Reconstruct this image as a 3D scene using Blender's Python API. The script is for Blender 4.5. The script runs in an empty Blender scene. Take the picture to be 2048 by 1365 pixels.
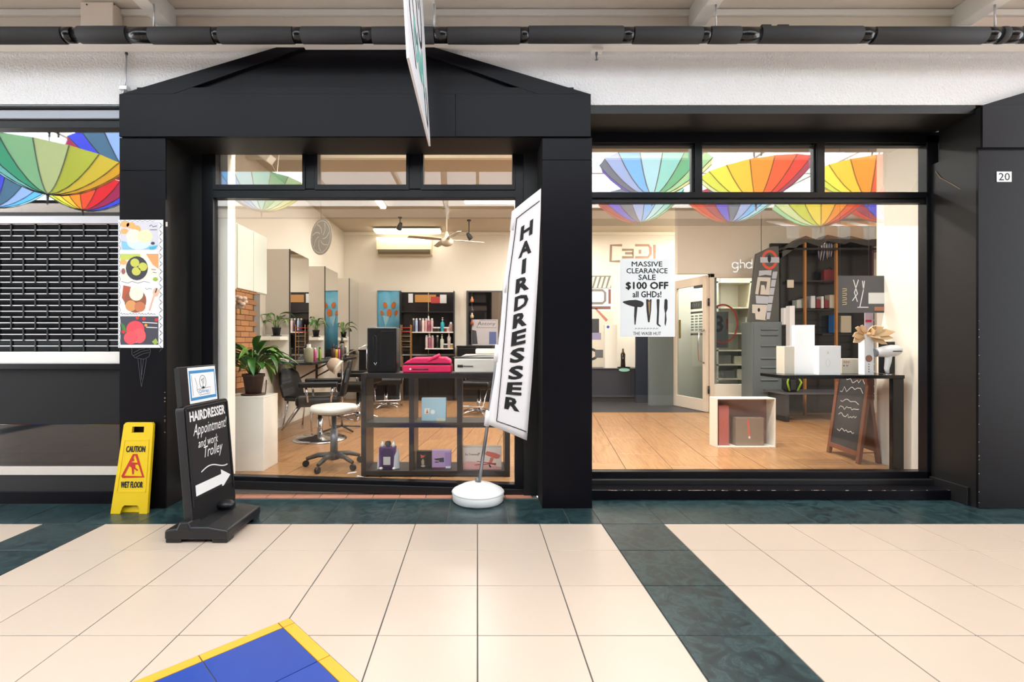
import bpy, bmesh, math, random
from math import sin, cos, pi, radians, sqrt
from mathutils import Vector, Matrix, Euler
random.seed(7)
SC = bpy.context.scene
COL = SC.collection

# ------------------------------------------------------------------ camera
FPX, EYE, VX, VY = 983.0, 1.18, 955.0, 682.5
cam_d = bpy.data.cameras.new('camera')
cam_d.sensor_width = 36.0
cam_d.lens = 36.0 * FPX / 2048.0
cam_d.shift_x = (1024.0 - VX) / 2048.0
cam_d.shift_y = 0.0
cam_d.clip_start = 0.05
cam = bpy.data.objects.new('camera', cam_d)
cam.location = (0, 0, EYE)
cam.rotation_euler = (pi / 2, 0, 0)
COL.objects.link(cam)
SC.camera = cam

# ------------------------------------------------------------------ sky, exposure
world = bpy.data.worlds.new('sky')
SC.world = world
world.use_nodes = True
bg = world.node_tree.nodes['Background']
bg.inputs[0].default_value = (0.93, 0.965, 1.0, 1)
bg.inputs[1].default_value = 4.5
vs = SC.view_settings
vs.view_transform = 'Standard'
vs.look = 'None'
vs.exposure = 0.34
vs.gamma = 1.0
vs.use_curve_mapping = False
LAMP = 0.68          # scale of the shop's ceiling lamps, seen and added

cy = SC.cycles
cy.max_bounces = 7; cy.diffuse_bounces = 3; cy.glossy_bounces = 4; cy.transmission_bounces = 4; cy.transparent_max_bounces = 16
cy.adaptive_threshold = 0.02; cy.caustics_reflective = False; cy.caustics_refractive = False

# ------------------------------------------------------------------ helpers
def lin(c):
    c = c / 255.0
    return c / 12.92 if c <= 0.04045 else ((c + 0.055) / 1.055) ** 2.4

def rgb(*c):
    if len(c) == 1: c = c[0]
    return (lin(c[0]), lin(c[1]), lin(c[2]), 1.0)

MATS = {}
def mat(name, c=(128, 128, 128), rough=0.5, metal=0.0, spec=0.5, vary=0.0, vscale=6.0, bump=0.0, bscale=60.0,
        emit=0.0, rand=0.0, trans=0.0, alpha=None):
    if name in MATS: return MATS[name]
    m = bpy.data.materials.new(name); m.use_nodes = True
    nt = m.node_tree; N = nt.nodes; L = nt.links
    b = N['Principled BSDF']
    base = rgb(c)
    b.inputs['Base Color'].default_value = base
    b.inputs['Roughness'].default_value = rough
    b.inputs['Metallic'].default_value = metal
    b.inputs['Specular IOR Level'].default_value = spec
    if trans: b.inputs['Transmission Weight'].default_value = trans
    if emit:
        b.inputs['Emission Color'].default_value = base
        b.inputs['Emission Strength'].default_value = emit
    if vary or rand:
        tc = N.new('ShaderNodeTexCoord')
        hs = N.new('ShaderNodeHueSaturation')
        hs.inputs['Color'].default_value = base
        mr = N.new('ShaderNodeMapRange')
        mr.inputs[3].default_value = 1 - vary; mr.inputs[4].default_value = 1 + vary
        nz = N.new('ShaderNodeTexNoise'); nz.inputs['Scale'].default_value = vscale; nz.inputs['Detail'].default_value = 4
        L.new(tc.outputs['Object'], nz.inputs['Vector'])
        L.new(nz.outputs['Fac'], mr.inputs[0])
        src = mr.outputs[0]
        if rand:
            oi = N.new('ShaderNodeObjectInfo')
            m2 = N.new('ShaderNodeMapRange'); m2.inputs[3].default_value = 1 - rand; m2.inputs[4].default_value = 1 + rand
            L.new(oi.outputs['Random'], m2.inputs[0])
            mu = N.new('ShaderNodeMath'); mu.operation = 'MULTIPLY'
            L.new(src, mu.inputs[0]); L.new(m2.outputs[0], mu.inputs[1]); src = mu.outputs[0]
        L.new(src, hs.inputs['Value'])
        L.new(hs.outputs[0], b.inputs['Base Color'])
    if bump:
        tc = N.new('ShaderNodeTexCoord')
        nz = N.new('ShaderNodeTexNoise'); nz.inputs['Scale'].default_value = bscale; nz.inputs['Detail'].default_value = 3
        bp = N.new('ShaderNodeBump'); bp.inputs['Strength'].default_value = bump; bp.inputs['Distance'].default_value = 0.01
        L.new(tc.outputs['Object'], nz.inputs['Vector'])
        L.new(nz.outputs['Fac'], bp.inputs['Height']); L.new(bp.outputs[0], b.inputs['Normal'])
    MATS[name] = m
    return m

def glass_mat(name, refl, tint=(255, 255, 255)):
    m = bpy.data.materials.new(name); m.use_nodes = True
    nt = m.node_tree; N = nt.nodes; L = nt.links
    for n in list(N): N.remove(n)
    out = N.new('ShaderNodeOutputMaterial'); mx = N.new('ShaderNodeMixShader')
    tr = N.new('ShaderNodeBsdfTransparent'); tr.inputs[0].default_value = rgb(tint)
    gl = N.new('ShaderNodeBsdfGlossy'); gl.inputs['Roughness'].default_value = 0.0
    gl.inputs['Color'].default_value = (1, 1, 1, 1)
    mx.inputs[0].default_value = refl
    L.new(tr.outputs[0], mx.inputs[1]); L.new(gl.outputs[0], mx.inputs[2]); L.new(mx.outputs[0], out.inputs[0])
    MATS[name] = m
    return m

def fabric_mat(name, c, glow=0.8):
    # thin umbrella cloth: daylight shines through it
    m = bpy.data.materials.new(name); m.use_nodes = True
    nt = m.node_tree; N = nt.nodes; L = nt.links
    for n in list(N): N.remove(n)
    out = N.new('ShaderNodeOutputMaterial'); mx = N.new('ShaderNodeMixShader')
    d = N.new('ShaderNodeBsdfDiffuse'); t = N.new('ShaderNodeBsdfTranslucent')
    d.inputs[0].default_value = rgb(c); t.inputs[0].default_value = rgb(c)
    mx.inputs[0].default_value = glow
    L.new(d.outputs[0], mx.inputs[1]); L.new(t.outputs[0], mx.inputs[2]); L.new(mx.outputs[0], out.inputs[0])
    MATS[name] = m
    return m

OFF = {}          # top-level things authored in world coordinates: origin to subtract
def offset_of(o):
    while o is not None:
        if o.name in OFF: return OFF[o.name]
        o = o.parent
    return None

def tag(o, label=None, cat=None, group=None, kind=None):
    if label: o['label'] = label
    if cat: o['category'] = cat
    if group: o['group'] = group
    if kind: o['kind'] = kind
    return o

def thing(name, label, cat, loc=(0, 0, 0), rz=0.0, group=None, world=True, kind=None):
    o = bpy.data.objects.new(name, None); COL.objects.link(o)
    o.empty_display_size = 0.1
    o.location = loc; o.rotation_euler = (0, 0, rz)
    if world: OFF[o.name] = Vector(loc)
    return tag(o, label, cat, group, kind)

def struct(name, loc=(0, 0, 0)):
    o = bpy.data.objects.new(name, None); COL.objects.link(o)
    o.location = loc; OFF[o.name] = Vector(loc); o['kind'] = 'structure'
    return o

def link_mesh(name, me, parent=None, m=None, loc=None, rot=None):
    o = bpy.data.objects.new(name, me); COL.objects.link(o)
    if parent is not None: o.parent = parent
    if loc is not None: o.location = loc
    if rot is not None: o.rotation_euler = rot
    if m is not None and len(me.materials) == 0: me.materials.append(m)
    return o

class MB:
    def __init__(s): s.v = []; s.f = []; s.sm = []
    def add(s, vs, fs, smooth=False):
        n = len(s.v); s.v += [tuple(v) for v in vs]
        for f in fs: s.f.append([i + n for i in f]); s.sm.append(smooth)
        return s
    def box(s, x0, x1, y0, y1, z0, z1):
        vs = [(x0, y0, z0), (x1, y0, z0), (x1, y1, z0), (x0, y1, z0), (x0, y0, z1), (x1, y0, z1), (x1, y1, z1), (x0, y1, z1)]
        return s.add(vs, [(0, 3, 2, 1), (4, 5, 6, 7), (0, 1, 5, 4), (1, 2, 6, 5), (2, 3, 7, 6), (3, 0, 4, 7)])
    def cbox(s, c, size, M=None):
        a, b, d = size[0] / 2, size[1] / 2, size[2] / 2
        vs = [(-a, -b, -d), (a, -b, -d), (a, b, -d), (-a, b, -d), (-a, -b, d), (a, -b, d), (a, b, d), (-a, b, d)]
        vs = [(M @ Vector(v) if M else Vector(v)) + Vector(c) for v in vs]
        return s.add(vs, [(0, 3, 2, 1), (4, 5, 6, 7), (0, 1, 5, 4), (1, 2, 6, 5), (2, 3, 7, 6), (3, 0, 4, 7)])
    def prism(s, poly, d):
        # poly: list of 3D points, d: extrusion vector
        n = len(poly); d = Vector(d)
        vs = [Vector(p) for p in poly] + [Vector(p) + d for p in poly]
        fs = [list(range(n))[::-1], list(range(n, 2 * n))]
        for i in range(n): fs.append([i, (i + 1) % n, n + (i + 1) % n, n + i])
        return s.add(vs, fs)
    def tube(s, pts, r, seg=8, close=False):
        pts = [Vector(p) for p in pts]; n = len(pts)
        rs = r if isinstance(r, (list, tuple)) else [r] * n
        rings = []; up = Vector((0, 0, 1)); prev = None
        for i, p in enumerate(pts):
            if close: t = (pts[(i + 1) % n] - pts[i - 1])
            else: t = pts[min(i + 1, n - 1)] - pts[max(i - 1, 0)]
            if t.length < 1e-9: t = Vector((0, 0, 1))
            t.normalize()
            if prev is None:
                a = t.cross(up)
                if a.length < 1e-3: a = t.cross(Vector((1, 0, 0)))
            else:
                a = prev - t * prev.dot(t)
                if a.length < 1e-6: a = t.orthogonal()
            a.normalize(); b = t.cross(a); prev = a
            rings.append([p + (a * cos(2 * pi * k / seg) + b * sin(2 * pi * k / seg)) * rs[i] for k in range(seg)])
        vs = [v for ring in rings for v in ring]; fs = []
        m = n if close else n - 1
        for i in range(m):
            j = (i + 1) % n
            for k in range(seg):
                k2 = (k + 1) % seg
                fs.append([i * seg + k, i * seg + k2, j * seg + k2, j * seg + k])
        s.add(vs, fs, True)
        if not close:
            s.add(rings[0], [list(range(seg))[::-1]]); s.add(rings[-1], [list(range(seg))])
        return s
    def lathe(s, prof, seg=20, c=(0, 0, 0), axis=None, smooth=True, sx=1.0, sy=1.0):
        # prof: (r, z) from bottom to top; axis: optional Matrix
        c = Vector(c); vs = []; fs = []
        n = len(prof)
        for r, z in prof:
            for k in range(seg):
                v = Vector((r * cos(2 * pi * k / seg) * sx, r * sin(2 * pi * k / seg) * sy, z))
                vs.append((axis @ v if axis else v) + c)
        for i in range(n - 1):
            for k in range(seg):
                k2 = (k + 1) % seg
                fs.append([i * seg + k, i * seg + k2, (i + 1) * seg + k2, (i + 1) * seg + k])
        s.add(vs, fs, smooth)
        if prof[0][0] > 1e-4: s.add(vs[:seg], [list(range(seg))[::-1]])
        if prof[-1][0] > 1e-4: s.add(vs[-seg:], [list(range(seg))])
        return s
    def ball(s, c, r, seg=12, rings=8, M=None):
        rx, ry, rz_ = r if isinstance(r, (tuple, list)) else (r, r, r)
        vs = []; fs = []
        for i in range(rings + 1):
            a = -pi / 2 + pi * i / rings
            for k in range(seg):
                v = Vector((rx * cos(a) * cos(2 * pi * k / seg), ry * cos(a) * sin(2 * pi * k / seg), rz_ * sin(a)))
                vs.append((M @ v if M else v) + Vector(c))
        for i in range(rings):
            for k in range(seg):
                k2 = (k + 1) % seg
                fs.append([i * seg + k, i * seg + k2, (i + 1) * seg + k2, (i + 1) * seg + k])
        return s.add(vs, fs, True)
    def mesh(s, name, m=None, bevel=0.0, off=None, bseg=2):
        me = bpy.data.meshes.new(name)
        vs = s.v if off is None else [(v[0] - off.x, v[1] - off.y, v[2] - off.z) for v in s.v]
        me.from_pydata(vs, [], s.f)
        for p, q in zip(me.polygons, s.sm): p.use_smooth = q
        bm = bmesh.new(); bm.from_mesh(me)
        bmesh.ops.remove_doubles(bm, verts=bm.verts, dist=1e-5)
        bmesh.ops.recalc_face_normals(bm, faces=bm.faces)
        if bevel:
            es = [e for e in bm.edges if e.is_manifold and e.calc_face_angle(0) > radians(35)]
            bmesh.ops.bevel(bm, geom=es, offset=bevel, segments=bseg, affect='EDGES', profile=0.5, clamp_overlap=True)
        bm.to_mesh(me); bm.free()
        if m is not None: me.materials.append(m)
        me.update()
        return me
    def build(s, name, m, parent=None, bevel=0.0, bseg=2, label=None):
        off = offset_of(parent) if parent is not None else None
        if parent is not None and parent.type == 'MESH' and off is None: off = None
        o = link_mesh(name, s.mesh(name, m, bevel, off, bseg), parent)
        if label: o['label'] = label
        return o

def solo(mb, name, m, label, cat, loc, group=None, bevel=0.0, kind=None, bseg=2):
    # a thing that is one mesh, authored in world coordinates, with its origin at loc
    o = link_mesh(name, mb.mesh(name, m, bevel, Vector(loc), bseg)); o.location = loc
    OFF[o.name] = Vector(loc)
    return tag(o, label, cat, group, kind)

def bx(name, m, x0, x1, y0, y1, z0, z1, parent=None, bevel=0.0):
    return MB().box(x0, x1, y0, y1, z0, z1).build(name, m, parent, bevel)

def sbox(name, m, x0, x1, y0, y1, z0, z1, bevel=0.0):
    o = bx(name, m, x0, x1, y0, y1, z0, z1, None, bevel); o['kind'] = 'structure'; return o

TXT = {}
def text_geo(s, bold=0.0, spacing=1.0):
    k = (s, bold, spacing)
    if k not in TXT:
        c = bpy.data.curves.new('lettering', 'FONT'); c.body = s; c.offset = bold; c.resolution_u = 2
        c.space_character = spacing; c.align_x = 'LEFT'
        o = bpy.data.objects.new('lettering', c)
        me = bpy.data.meshes.new_from_object(o)
        vs = [v.co.copy() for v in me.vertices]; fs = [list(p.vertices) for p in me.polygons]
        bpy.data.objects.remove(o); bpy.data.curves.remove(c); bpy.data.meshes.remove(me)
        xs = [v.x for v in vs]; ys = [v.y for v in vs]
        TXT[k] = (vs, fs, min(xs), max(xs), min(ys), max(ys))
    return TXT[k]

class Flat:
    """A printed sheet: x to the right, y up, n towards the reader; everything is thin real geometry."""
    def __init__(s, o, ux, uy, parent=None):
        s.o = Vector(o); s.ux = Vector(ux).normalized(); s.uy = Vector(uy).normalized()
        s.n = s.ux.cross(s.uy).normalized(); s.p = parent
    def pt(s, x, y, d=0.0): return s.o + s.ux * x + s.uy * y + s.n * d
    def poly(s, name, pts, m, d=0.0005, t=0.0004, parent=None):
        mb = MB(); mb.prism([s.pt(x, y, d) for x, y in pts], s.n * t)
        return mb.build(name, m, parent or s.p)
    def rect(s, name, x0, y0, x1, y1, m, d=0.0005, t=0.0004, parent=None):
        return s.poly(name, [(x0, y0), (x1, y0), (x1, y1), (x0, y1)], m, d, t, parent)
    def disc(s, name, cx, cy, rx, ry, m, d=0.0005, t=0.0004, a0=0, a1=360, n=24, parent=None):
        pts = [(cx + rx * cos(radians(a0 + (a1 - a0) * k / n)), cy + ry * sin(radians(a0 + (a1 - a0) * k / n))) for k in range(n if a1 - a0 >= 360 else n + 1)]
        return s.poly(name, pts, m, d, t, parent)
    def _stroke(s, mb, pts, w, d, t):
        n = len(pts); L = []; R = []
        for i in range(n):
            a = Vector(pts[max(i - 1, 0)]); b = Vector(pts[min(i + 1, n - 1)])
            tt = (b - a)
            if tt.length < 1e-9: tt = Vector((1, 0))
            tt.normalize(); q = Vector((-tt.y, tt.x)) * w / 2
            L.append((pts[i][0] + q.x, pts[i][1] + q.y)); R.append((pts[i][0] - q.x, pts[i][1] - q.y))
        for i in range(n - 1):
            mb.prism([s.pt(*L[i], d), s.pt(*R[i], d), s.pt(*R[i + 1], d), s.pt(*L[i + 1], d)], s.n * t)
    def strokes(s, name, lines, w, m, d=0.001, t=0.0004, parent=None):
        mb = MB()
        for pts in lines: s._stroke(mb, pts, w, d, t)
        return mb.build(name, m, parent or s.p)
    def ring(s, name, cx, cy, rx, ry, w, m, d=0.001, n=32, a0=0, a1=360, parent=None):
        pts = [(cx + rx * cos(radians(a0 + (a1 - a0) * k / n)), cy + ry * sin(radians(a0 + (a1 - a0) * k / n))) for k in range(n + 1)]
        return s.strokes(name, [pts], w, m, d, parent=parent)
    def text(s, name, txt, cx, cy, m, h=None, w=None, bold=0.0, d=0.001, t=0.0004, spacing=1.0, slant=0.0, mirror=False, rot=0.0, parent=None):
        vs, fs, x0, x1, y0, y1 = text_geo(txt, 0.0, spacing)
        sy = (h / (y1 - y0)) if h else None
        sx = (w / (x1 - x0)) if w else sy
        if sy is None: sy = sx
        mb = MB(); out = []
        for v in vs:
            x = (v.x - (x0 + x1) / 2) * sx; y = (v.y - (y0 + y1) / 2) * sy
            x += slant * y
            if mirror: x = -x
            x, y = x * cos(rot) - y * sin(rot), x * sin(rot) + y * cos(rot)
            out.append((cx + x, cy + y))
        b = bold * sy
        for k, (ox, oy) in enumerate(((0, 0), (b, 0), (-b, 0), (0, b), (0, -b)) if b else ((0, 0),)):
            mb.add([s.pt(x + ox, y + oy, d + k * .00004) for x, y in out], fs)
        me_o = mb.build(name, m, parent or s.p)
        return me_o

def copy_tree(o, parent=None, loc=None, rz=None, **kw):
    c = o.copy(); COL.objects.link(c)
    if parent is not None: c.parent = parent
    if loc is not None: c.location = loc
    if rz is not None: c.rotation_euler = (0, 0, rz)
    if kw: tag(c, **kw)
    for ch in list(o.children): copy_tree(ch, c)
    return c

def setmat(o, m):
    # an object's own material on shared mesh data
    if not o.data.materials: o.data.materials.append(m)
    o.material_slots[0].link = 'OBJECT'; o.material_slots[0].material = m

def X(u, Y): return (u - VX) * Y / FPX
def Z(v, Y): return EYE + (VY - v) * Y / FPX

# ------------------------------------------------------------------ materials
BLACK = mat('black_panel', (15, 14, 19), 0.34, spec=0.13, vary=0.12, vscale=3)
BLACK2 = mat('black_reveal', (15, 15, 16), 0.5, vary=0.1)
FRAME = mat('black_frame_metal', (15, 15, 20), 0.3, spec=0.25)
JOINT = mat('dark_joint', (12, 12, 13), 0.8)
STUCCO = mat('white_stucco', (228, 226, 227), 0.9, vary=0.03, bump=0.9, bscale=75)
WHITE = mat('white_paint', (236, 232, 226), 0.6, vary=0.02)
CREAMW = mat('cream_board', (236, 222, 208), 0.7, vary=0.03)
CEIL = mat('arcade_ceiling_paint', (226, 216, 206), 0.8, vary=0.03)
INWALL = mat('cream_wall', (232, 225, 211), 0.7, vary=0.02)
INCEIL = mat('cream_ceiling', (200, 188, 168), 0.8, vary=0.03)
INWHITE = mat('warm_white', (244, 240, 228), 0.45)
ALU = mat('aluminium', (205, 206, 212), 0.35, metal=0.6)
STEEL = mat('chrome', (200, 200, 205), 0.18, metal=1.0)
GREYM = mat('grey_metal', (118, 120, 124), 0.4, metal=0.5)
PLBLACK = mat('black_plastic', (30, 30, 33), 0.38)
LEATHER = mat('black_leather', (10, 10, 12), 0.33, bump=0.15, bscale=120)
MIRROR = mat('mirror_glass', (238, 240, 238), 0.0, metal=1.0)
PAPER = mat('white_paper', (240, 243, 245), 0.7)
INK = mat('black_ink', (22, 22, 24), 0.7)
DGREY = mat('dark_grey', (60, 62, 66), 0.5)
TERRA = mat('terracotta', (196, 132, 106), 0.6, vary=0.1, rand=0.06)

def tile_beige():
    m = mat('beige_tile', (209, 188, 170), 0.32, vary=0.02, vscale=5, rand=0.02)
    return m
BEIGE = tile_beige()

def marble_green():
    m = bpy.data.materials.new('green_marble_tile'); m.use_nodes = True
    N = m.node_tree.nodes; L = m.node_tree.links; b = N['Principled BSDF']
    tc = N.new('ShaderNodeTexCoord'); oi = N.new('ShaderNodeObjectInfo'); ad = N.new('ShaderNodeVectorMath'); ad.operation = 'ADD'
    sc = N.new('ShaderNodeVectorMath'); sc.operation = 'SCALE'; sc.inputs[3].default_value = 30
    L.new(oi.outputs['Random'], sc.inputs[0])
    L.new(tc.outputs['Object'], ad.inputs[0]); L.new(sc.outputs[0], ad.inputs[1])
    nz = N.new('ShaderNodeTexNoise'); nz.inputs['Scale'].default_value = 9; nz.inputs['Detail'].default_value = 8; nz.inputs['Distortion'].default_value = 2.2
    L.new(ad.outputs[0], nz.inputs['Vector'])
    cr = N.new('ShaderNodeValToRGB'); L.new(nz.outputs['Fac'], cr.inputs[0])
    e = cr.color_ramp.elements
    e[0].position = 0.3; e[0].color = rgb(20, 36, 40)
    e[1].position = 0.72; e[1].color = rgb(58, 82, 84)
    x = e.new(0.5); x.color = rgb(34, 54, 58)
    x = e.new(0.545); x.color = rgb(52, 76, 78)
    x = e.new(0.57); x.color = rgb(36, 57, 61)
    L.new(cr.outputs[0], b.inputs['Base Color'])
    b.inputs['Roughness'].default_value = 0.3
    return m
GREEN = marble_green()

def wood_tile():
    m = bpy.data.materials.new('wood_look_tile'); m.use_nodes = True
    N = m.node_tree.nodes; L = m.node_tree.links; b = N['Principled BSDF']
    tc = N.new('ShaderNodeTexCoord'); oi = N.new('ShaderNodeObjectInfo'); ad = N.new('ShaderNodeVectorMath'); ad.operation = 'ADD'
    sc = N.new('ShaderNodeVectorMath'); sc.operation = 'SCALE'; sc.inputs[3].default_value = 20
    L.new(oi.outputs['Random'], sc.inputs[0])
    L.new(tc.outputs['Object'], ad.inputs[0]); L.new(sc.outputs[0], ad.inputs[1])
    mp = N.new('ShaderNodeMapping'); mp.inputs['Scale'].default_value = (1.5, 22, 1)
    L.new(ad.outputs[0], mp.inputs[0])
    nz = N.new('ShaderNodeTexNoise'); nz.inputs['Scale'].default_value = 2.2; nz.inputs['Detail'].default_value = 5; nz.inputs['Distortion'].default_value = 0.5
    L.new(mp.outputs[0], nz.inputs['Vector'])
    cr = N.new('ShaderNodeValToRGB'); L.new(nz.outputs['Fac'], cr.inputs[0])
    e = cr.color_ramp.elements
    e[0].position = 0.28; e[0].color = rgb(152, 108, 68)
    e[1].position = 0.7; e[1].color = rgb(194, 148, 102)
    L.new(cr.outputs[0], b.inputs['Base Color'])
    b.inputs['Roughness'].default_value = 0.3
    return m
WOODT = wood_tile()
BLUE = mat('blue_tile', (42, 72, 158), 0.3, vary=0.05, rand=0.03)
YELLOW = mat('yellow_tile', (240, 176, 58), 0.35, vary=0.05, rand=0.03)
GROUT = mat('grout', (96, 94, 90), 0.9)
GROUT2 = mat('dark_grout', (70, 62, 52), 0.9)
G_LEFT = glass_mat('window_glass', 0.02)
G_LTRANS = glass_mat('fanlight_glass', 0.03)
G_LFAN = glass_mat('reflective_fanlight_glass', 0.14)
G_RIGHT = glass_mat('display_window_glass', 0.022)
G_BOOST = glass_mat('boosted_reflection_glass', 0.2)  # plain glass with reflectivity raised to strengthen the umbrella reflections
G_TRANS = glass_mat('reflective_transom_glass', 0.34)
G_NEIGH = glass_mat('dark_shop_glass', 0.34)
G_CLEAR = glass_mat('clear_door_glass', 0.05, (225, 232, 232))
# ================================================================== arcade floor
T = 0.4; Y0 = 3.169
floor = sbox('floor', GROUT, -10, 10, -3.05, 3.72, -0.08, -0.0035)
A = Vector((-0.80, 2.092)); S2 = 1.30       # corner and side length of the blue floor diamond
e1 = Vector((-1, -1)) / sqrt(2); e2 = Vector((1, -1)) / sqrt(2)
def clip(poly, p, n):
    # keep the part of poly where (q-p).n >= 0
    out = []
    for i in range(len(poly)):
        a = poly[i]; b = poly[(i + 1) % len(poly)]
        da = (a - p).dot(n); db = (b - p).dot(n)
        if da >= 0: out.append(a)
        if (da > 0 > db) or (da < 0 < db): out.append(a + (b - a) * (da / (da - db)))
    return out
DIA = [A, A + e1 * S2, A + e1 * S2 + e2 * S2, A + e2 * S2]
def minus_diamond(poly):
    edges = [(A, e2), (A, e1), (A + e1 * S2, -e1), (A + e2 * S2, -e2)]   # inward normals
    rest = poly; out = []
    for p, n in edges:
        o = clip(rest, p, -n)
        if len(o) > 2: out.append(o)
        rest = clip(rest, p, n)
        if len(rest) < 3: return out
    return out
def slab(w, h, name, m, z1=0.0):
    g = 0.0028
    return MB().box(-w / 2 + g, w / 2 - g, -h / 2 + g, h / 2 - g, -0.02, z1).mesh(name, m, 0.0012, None, 1)
me_b = slab(T, T, 'tile', BEIGE); me_g = slab(T, T, 'tile', GREEN)
far_b = MB(); far_g = MB()
strips = [-6.4, -2.8, 0.8, 4.4, 8.0, -10.0]
for j in range(0, 16):
    yc = Y0 - T / 2 - j * T
    for i in range(-24, 24):
        xc = i * T + T / 2
        green = any(abs(xc - (s + T / 2)) < 0.01 for s in strips)
        near = j <= 4 and -3.5 < xc < 4.3
        q = [Vector((xc - T / 2 + .0028, yc - T / 2 + .0028)), Vector((xc + T / 2 - .0028, yc - T / 2 + .0028)),
             Vector((xc + T / 2 - .0028, yc + T / 2 - .0028)), Vector((xc - T / 2 + .0028, yc + T / 2 - .0028))]
        pieces = minus_diamond(q)
        area = sum(abs(sum(a.cross(b) if False else a.x * b.y - a.y * b.x for a, b in zip(pc, pc[1:] + pc[:1]))) / 2 for pc in pieces)
        if area < 0.002: continue
        whole = area > 0.155
        if near and whole:
            link_mesh('tile', me_g if green else me_b, floor, loc=(xc, yc, 0))
        else:
            mb = MB() if near else (far_g if green else far_b)
            for pc in pieces: mb.prism([(p.x, p.y, -0.02) for p in pc], (0, 0, 0.02))
            if near: mb.build('tile', GREEN if green else BEIGE, floor)
far_b.build('tile_field', BEIGE, floor)['kind'] = 'stuff'
far_g.build('tile_field', GREEN, floor)['kind'] = 'stuff'
# green border along the shops
def border(x0, x1, y1):
    MB().box(x0 + .0025, x1 - .0025, Y0 + .0025, y1 - .0025, -0.02, 0).build('tile', GREEN, floor, 0.001, 1)
cuts = [-5.0 + .2 * 0 + k * T for k in range(0, 14)]
cuts = [-5.0 + k * T for k in range(0, 15)]      # -5.0 .. 0.6
cuts = [c for c in cuts if c <= 0.61] + [0.8, 1.2, 1.4] + [1.8 + k * T for k in range(0, 9)]
for a, b in zip(cuts[:-1], cuts[1:]): border(a, b, 3.72 if not (-2.3 < a < 0.4) else 3.70)
# blue diamond with a yellow border
bw = 0.05
def dtile(a0, a1, b0, b1, m):
    g = .0022
    q = [A + e1 * (a0 + g) + e2 * (b0 + g), A + e1 * (a1 - g) + e2 * (b0 + g), A + e1 * (a1 - g) + e2 * (b1 - g), A + e1 * (a0 + g) + e2 * (b1 - g)]
    MB().prism([(p.x, p.y, -0.02) for p in q], (0, 0, 0.0205)).build('tile', m, floor)
gr = [0, bw] + [bw + .3 * k for k in range(1, 5)] + [S2]
for i in range(6):
    for j in range(6):
        edge = i in (0, 5) or j in (0, 5)
        dtile(gr[i], gr[i + 1], gr[j], gr[j + 1], YELLOW if edge else BLUE)
# terracotta strip in front of the hairdresser's window
tmb = slab(0.2, 0.1, 'tile', TERRA)
fs = sbox('trim_1', GROUT, -2.19, 0.45, 3.66, 3.80, -0.05, 0.001)
for k in range(13): link_mesh('tile', tmb, fs, loc=(-2.09 + .2 * k, 3.735, 0.004))

# ================================================================== upper wall, ledge, pipe, ceiling
sbox('wall_upper', STUCCO, -10, 10, 3.50, 3.75, 2.862, 3.40)
led = MB(); prof = [(3.51, 3.243), (3.43, 3.243), (3.398, 3.25), (3.39, 3.268), (3.41, 3.287), (3.51, 3.29)]
led.prism([(-10, y, z) for y, z in prof], (20, 0, 0)); led.build('trim_2', WHITE)['kind'] = 'structure'
sbox('wall_board', CREAMW, -10, 10, 3.54, 3.75, 3.40, 3.60)
sbox('trim_3', WHITE, -10, 10, 3.515, 3.545, 3.515, 3.56, 0.006)
ceil = sbox('ceiling', CEIL, -10, 10, 2.6, 3.75, 3.565, 3.62)
for xb in (-7.84, -5.97, -4.1, -2.22, -0.35, 1.57, 3.46, 5.3, 7.2):
    mb = MB().box(xb - .052, xb + .052, 2.6, 3.54, 3.425, 3.565)
    b = mb.build('ceiling_beam', WHITE, None, 0.004); b['kind'] = 'structure'
    MB().box(xb - .06, xb + .06, 3.49, 3.535, 3.405, 3.425).build('bracket', WHITE, b, 0.003)
    for dx in (-.03, .03): MB().lathe([(.008, 0), (.008, .008), (.004, .011)], 8, (xb + dx, 3.485, 3.44), Matrix.Rotation(pi / 2, 3, 'X')).build('bolt', ALU, b)

PIPE = mat('black_pipe_foam', (50, 50, 52), 0.75, vary=0.06)
TAPE = mat('glossy_black_tape', (22, 21, 22), 0.16)
pz, py, pr = 3.222, 3.28, 0.052
pp = thing('insulated_pipe', 'long black foam-insulated pipe running above the shopfronts under the ceiling', 'pipe', (0, py, pz))
mb = MB()
for u0, u1 in ((-700, 130), (160, 258), (302, 428), (440, 588), (604, 725), (745, 868), (895, 1040), (1056, 1245), (1266, 1402), (1418, 1478), (1518, 1720), (1744, 1968), (1996, 2010), (2040, 2900)):
    x0, x1 = X(u0, py), X(u1, py)
    w = 0.003 * sin(u0 * .37)
    MB().tube([(x0, py, pz + w), (x0 + .004, py, pz + w), ((x0 + x1) / 2, py, pz + w), (x1 - .004, py, pz + w), (x1, py, pz + w)], [pr - .004, pr, pr + .001, pr, pr - .004], 20).build('foam_sleeve', PIPE, pp)
MB().tube([(X(-700, py), py, pz), (X(2900, py), py, pz)], pr - .008, 16).build('pipe_core', TAPE, pp)
for u0, u1 in ((128, 148), (255, 305), (425, 444), (585, 607), (722, 748), (866, 898), (1038, 1058), (1243, 1268), (1400, 1420), (1476, 1520), (1718, 1746), (1966, 1998), (2008, 2042)):
    MB().tube([(X(u0, py), py, pz), (X(u1, py), py, pz)], pr - .003, 20).build('tape_band', TAPE, pp)
for u in (308, 868, 1432, 1990):
    x = X(u, py)
    MB().tube([(x, py, pz + .05), (x, py, 3.43)], .006, 8).build('hanger_rod', ALU, pp)
for u0, u1 in ((1520, 1540), (1552, 1575)):
    MB().box(X(u0, py), X(u1, py), py - .02, py + .02, pz + .046, pz + .062).build('buckle', PLBLACK, pp, .004)

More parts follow.
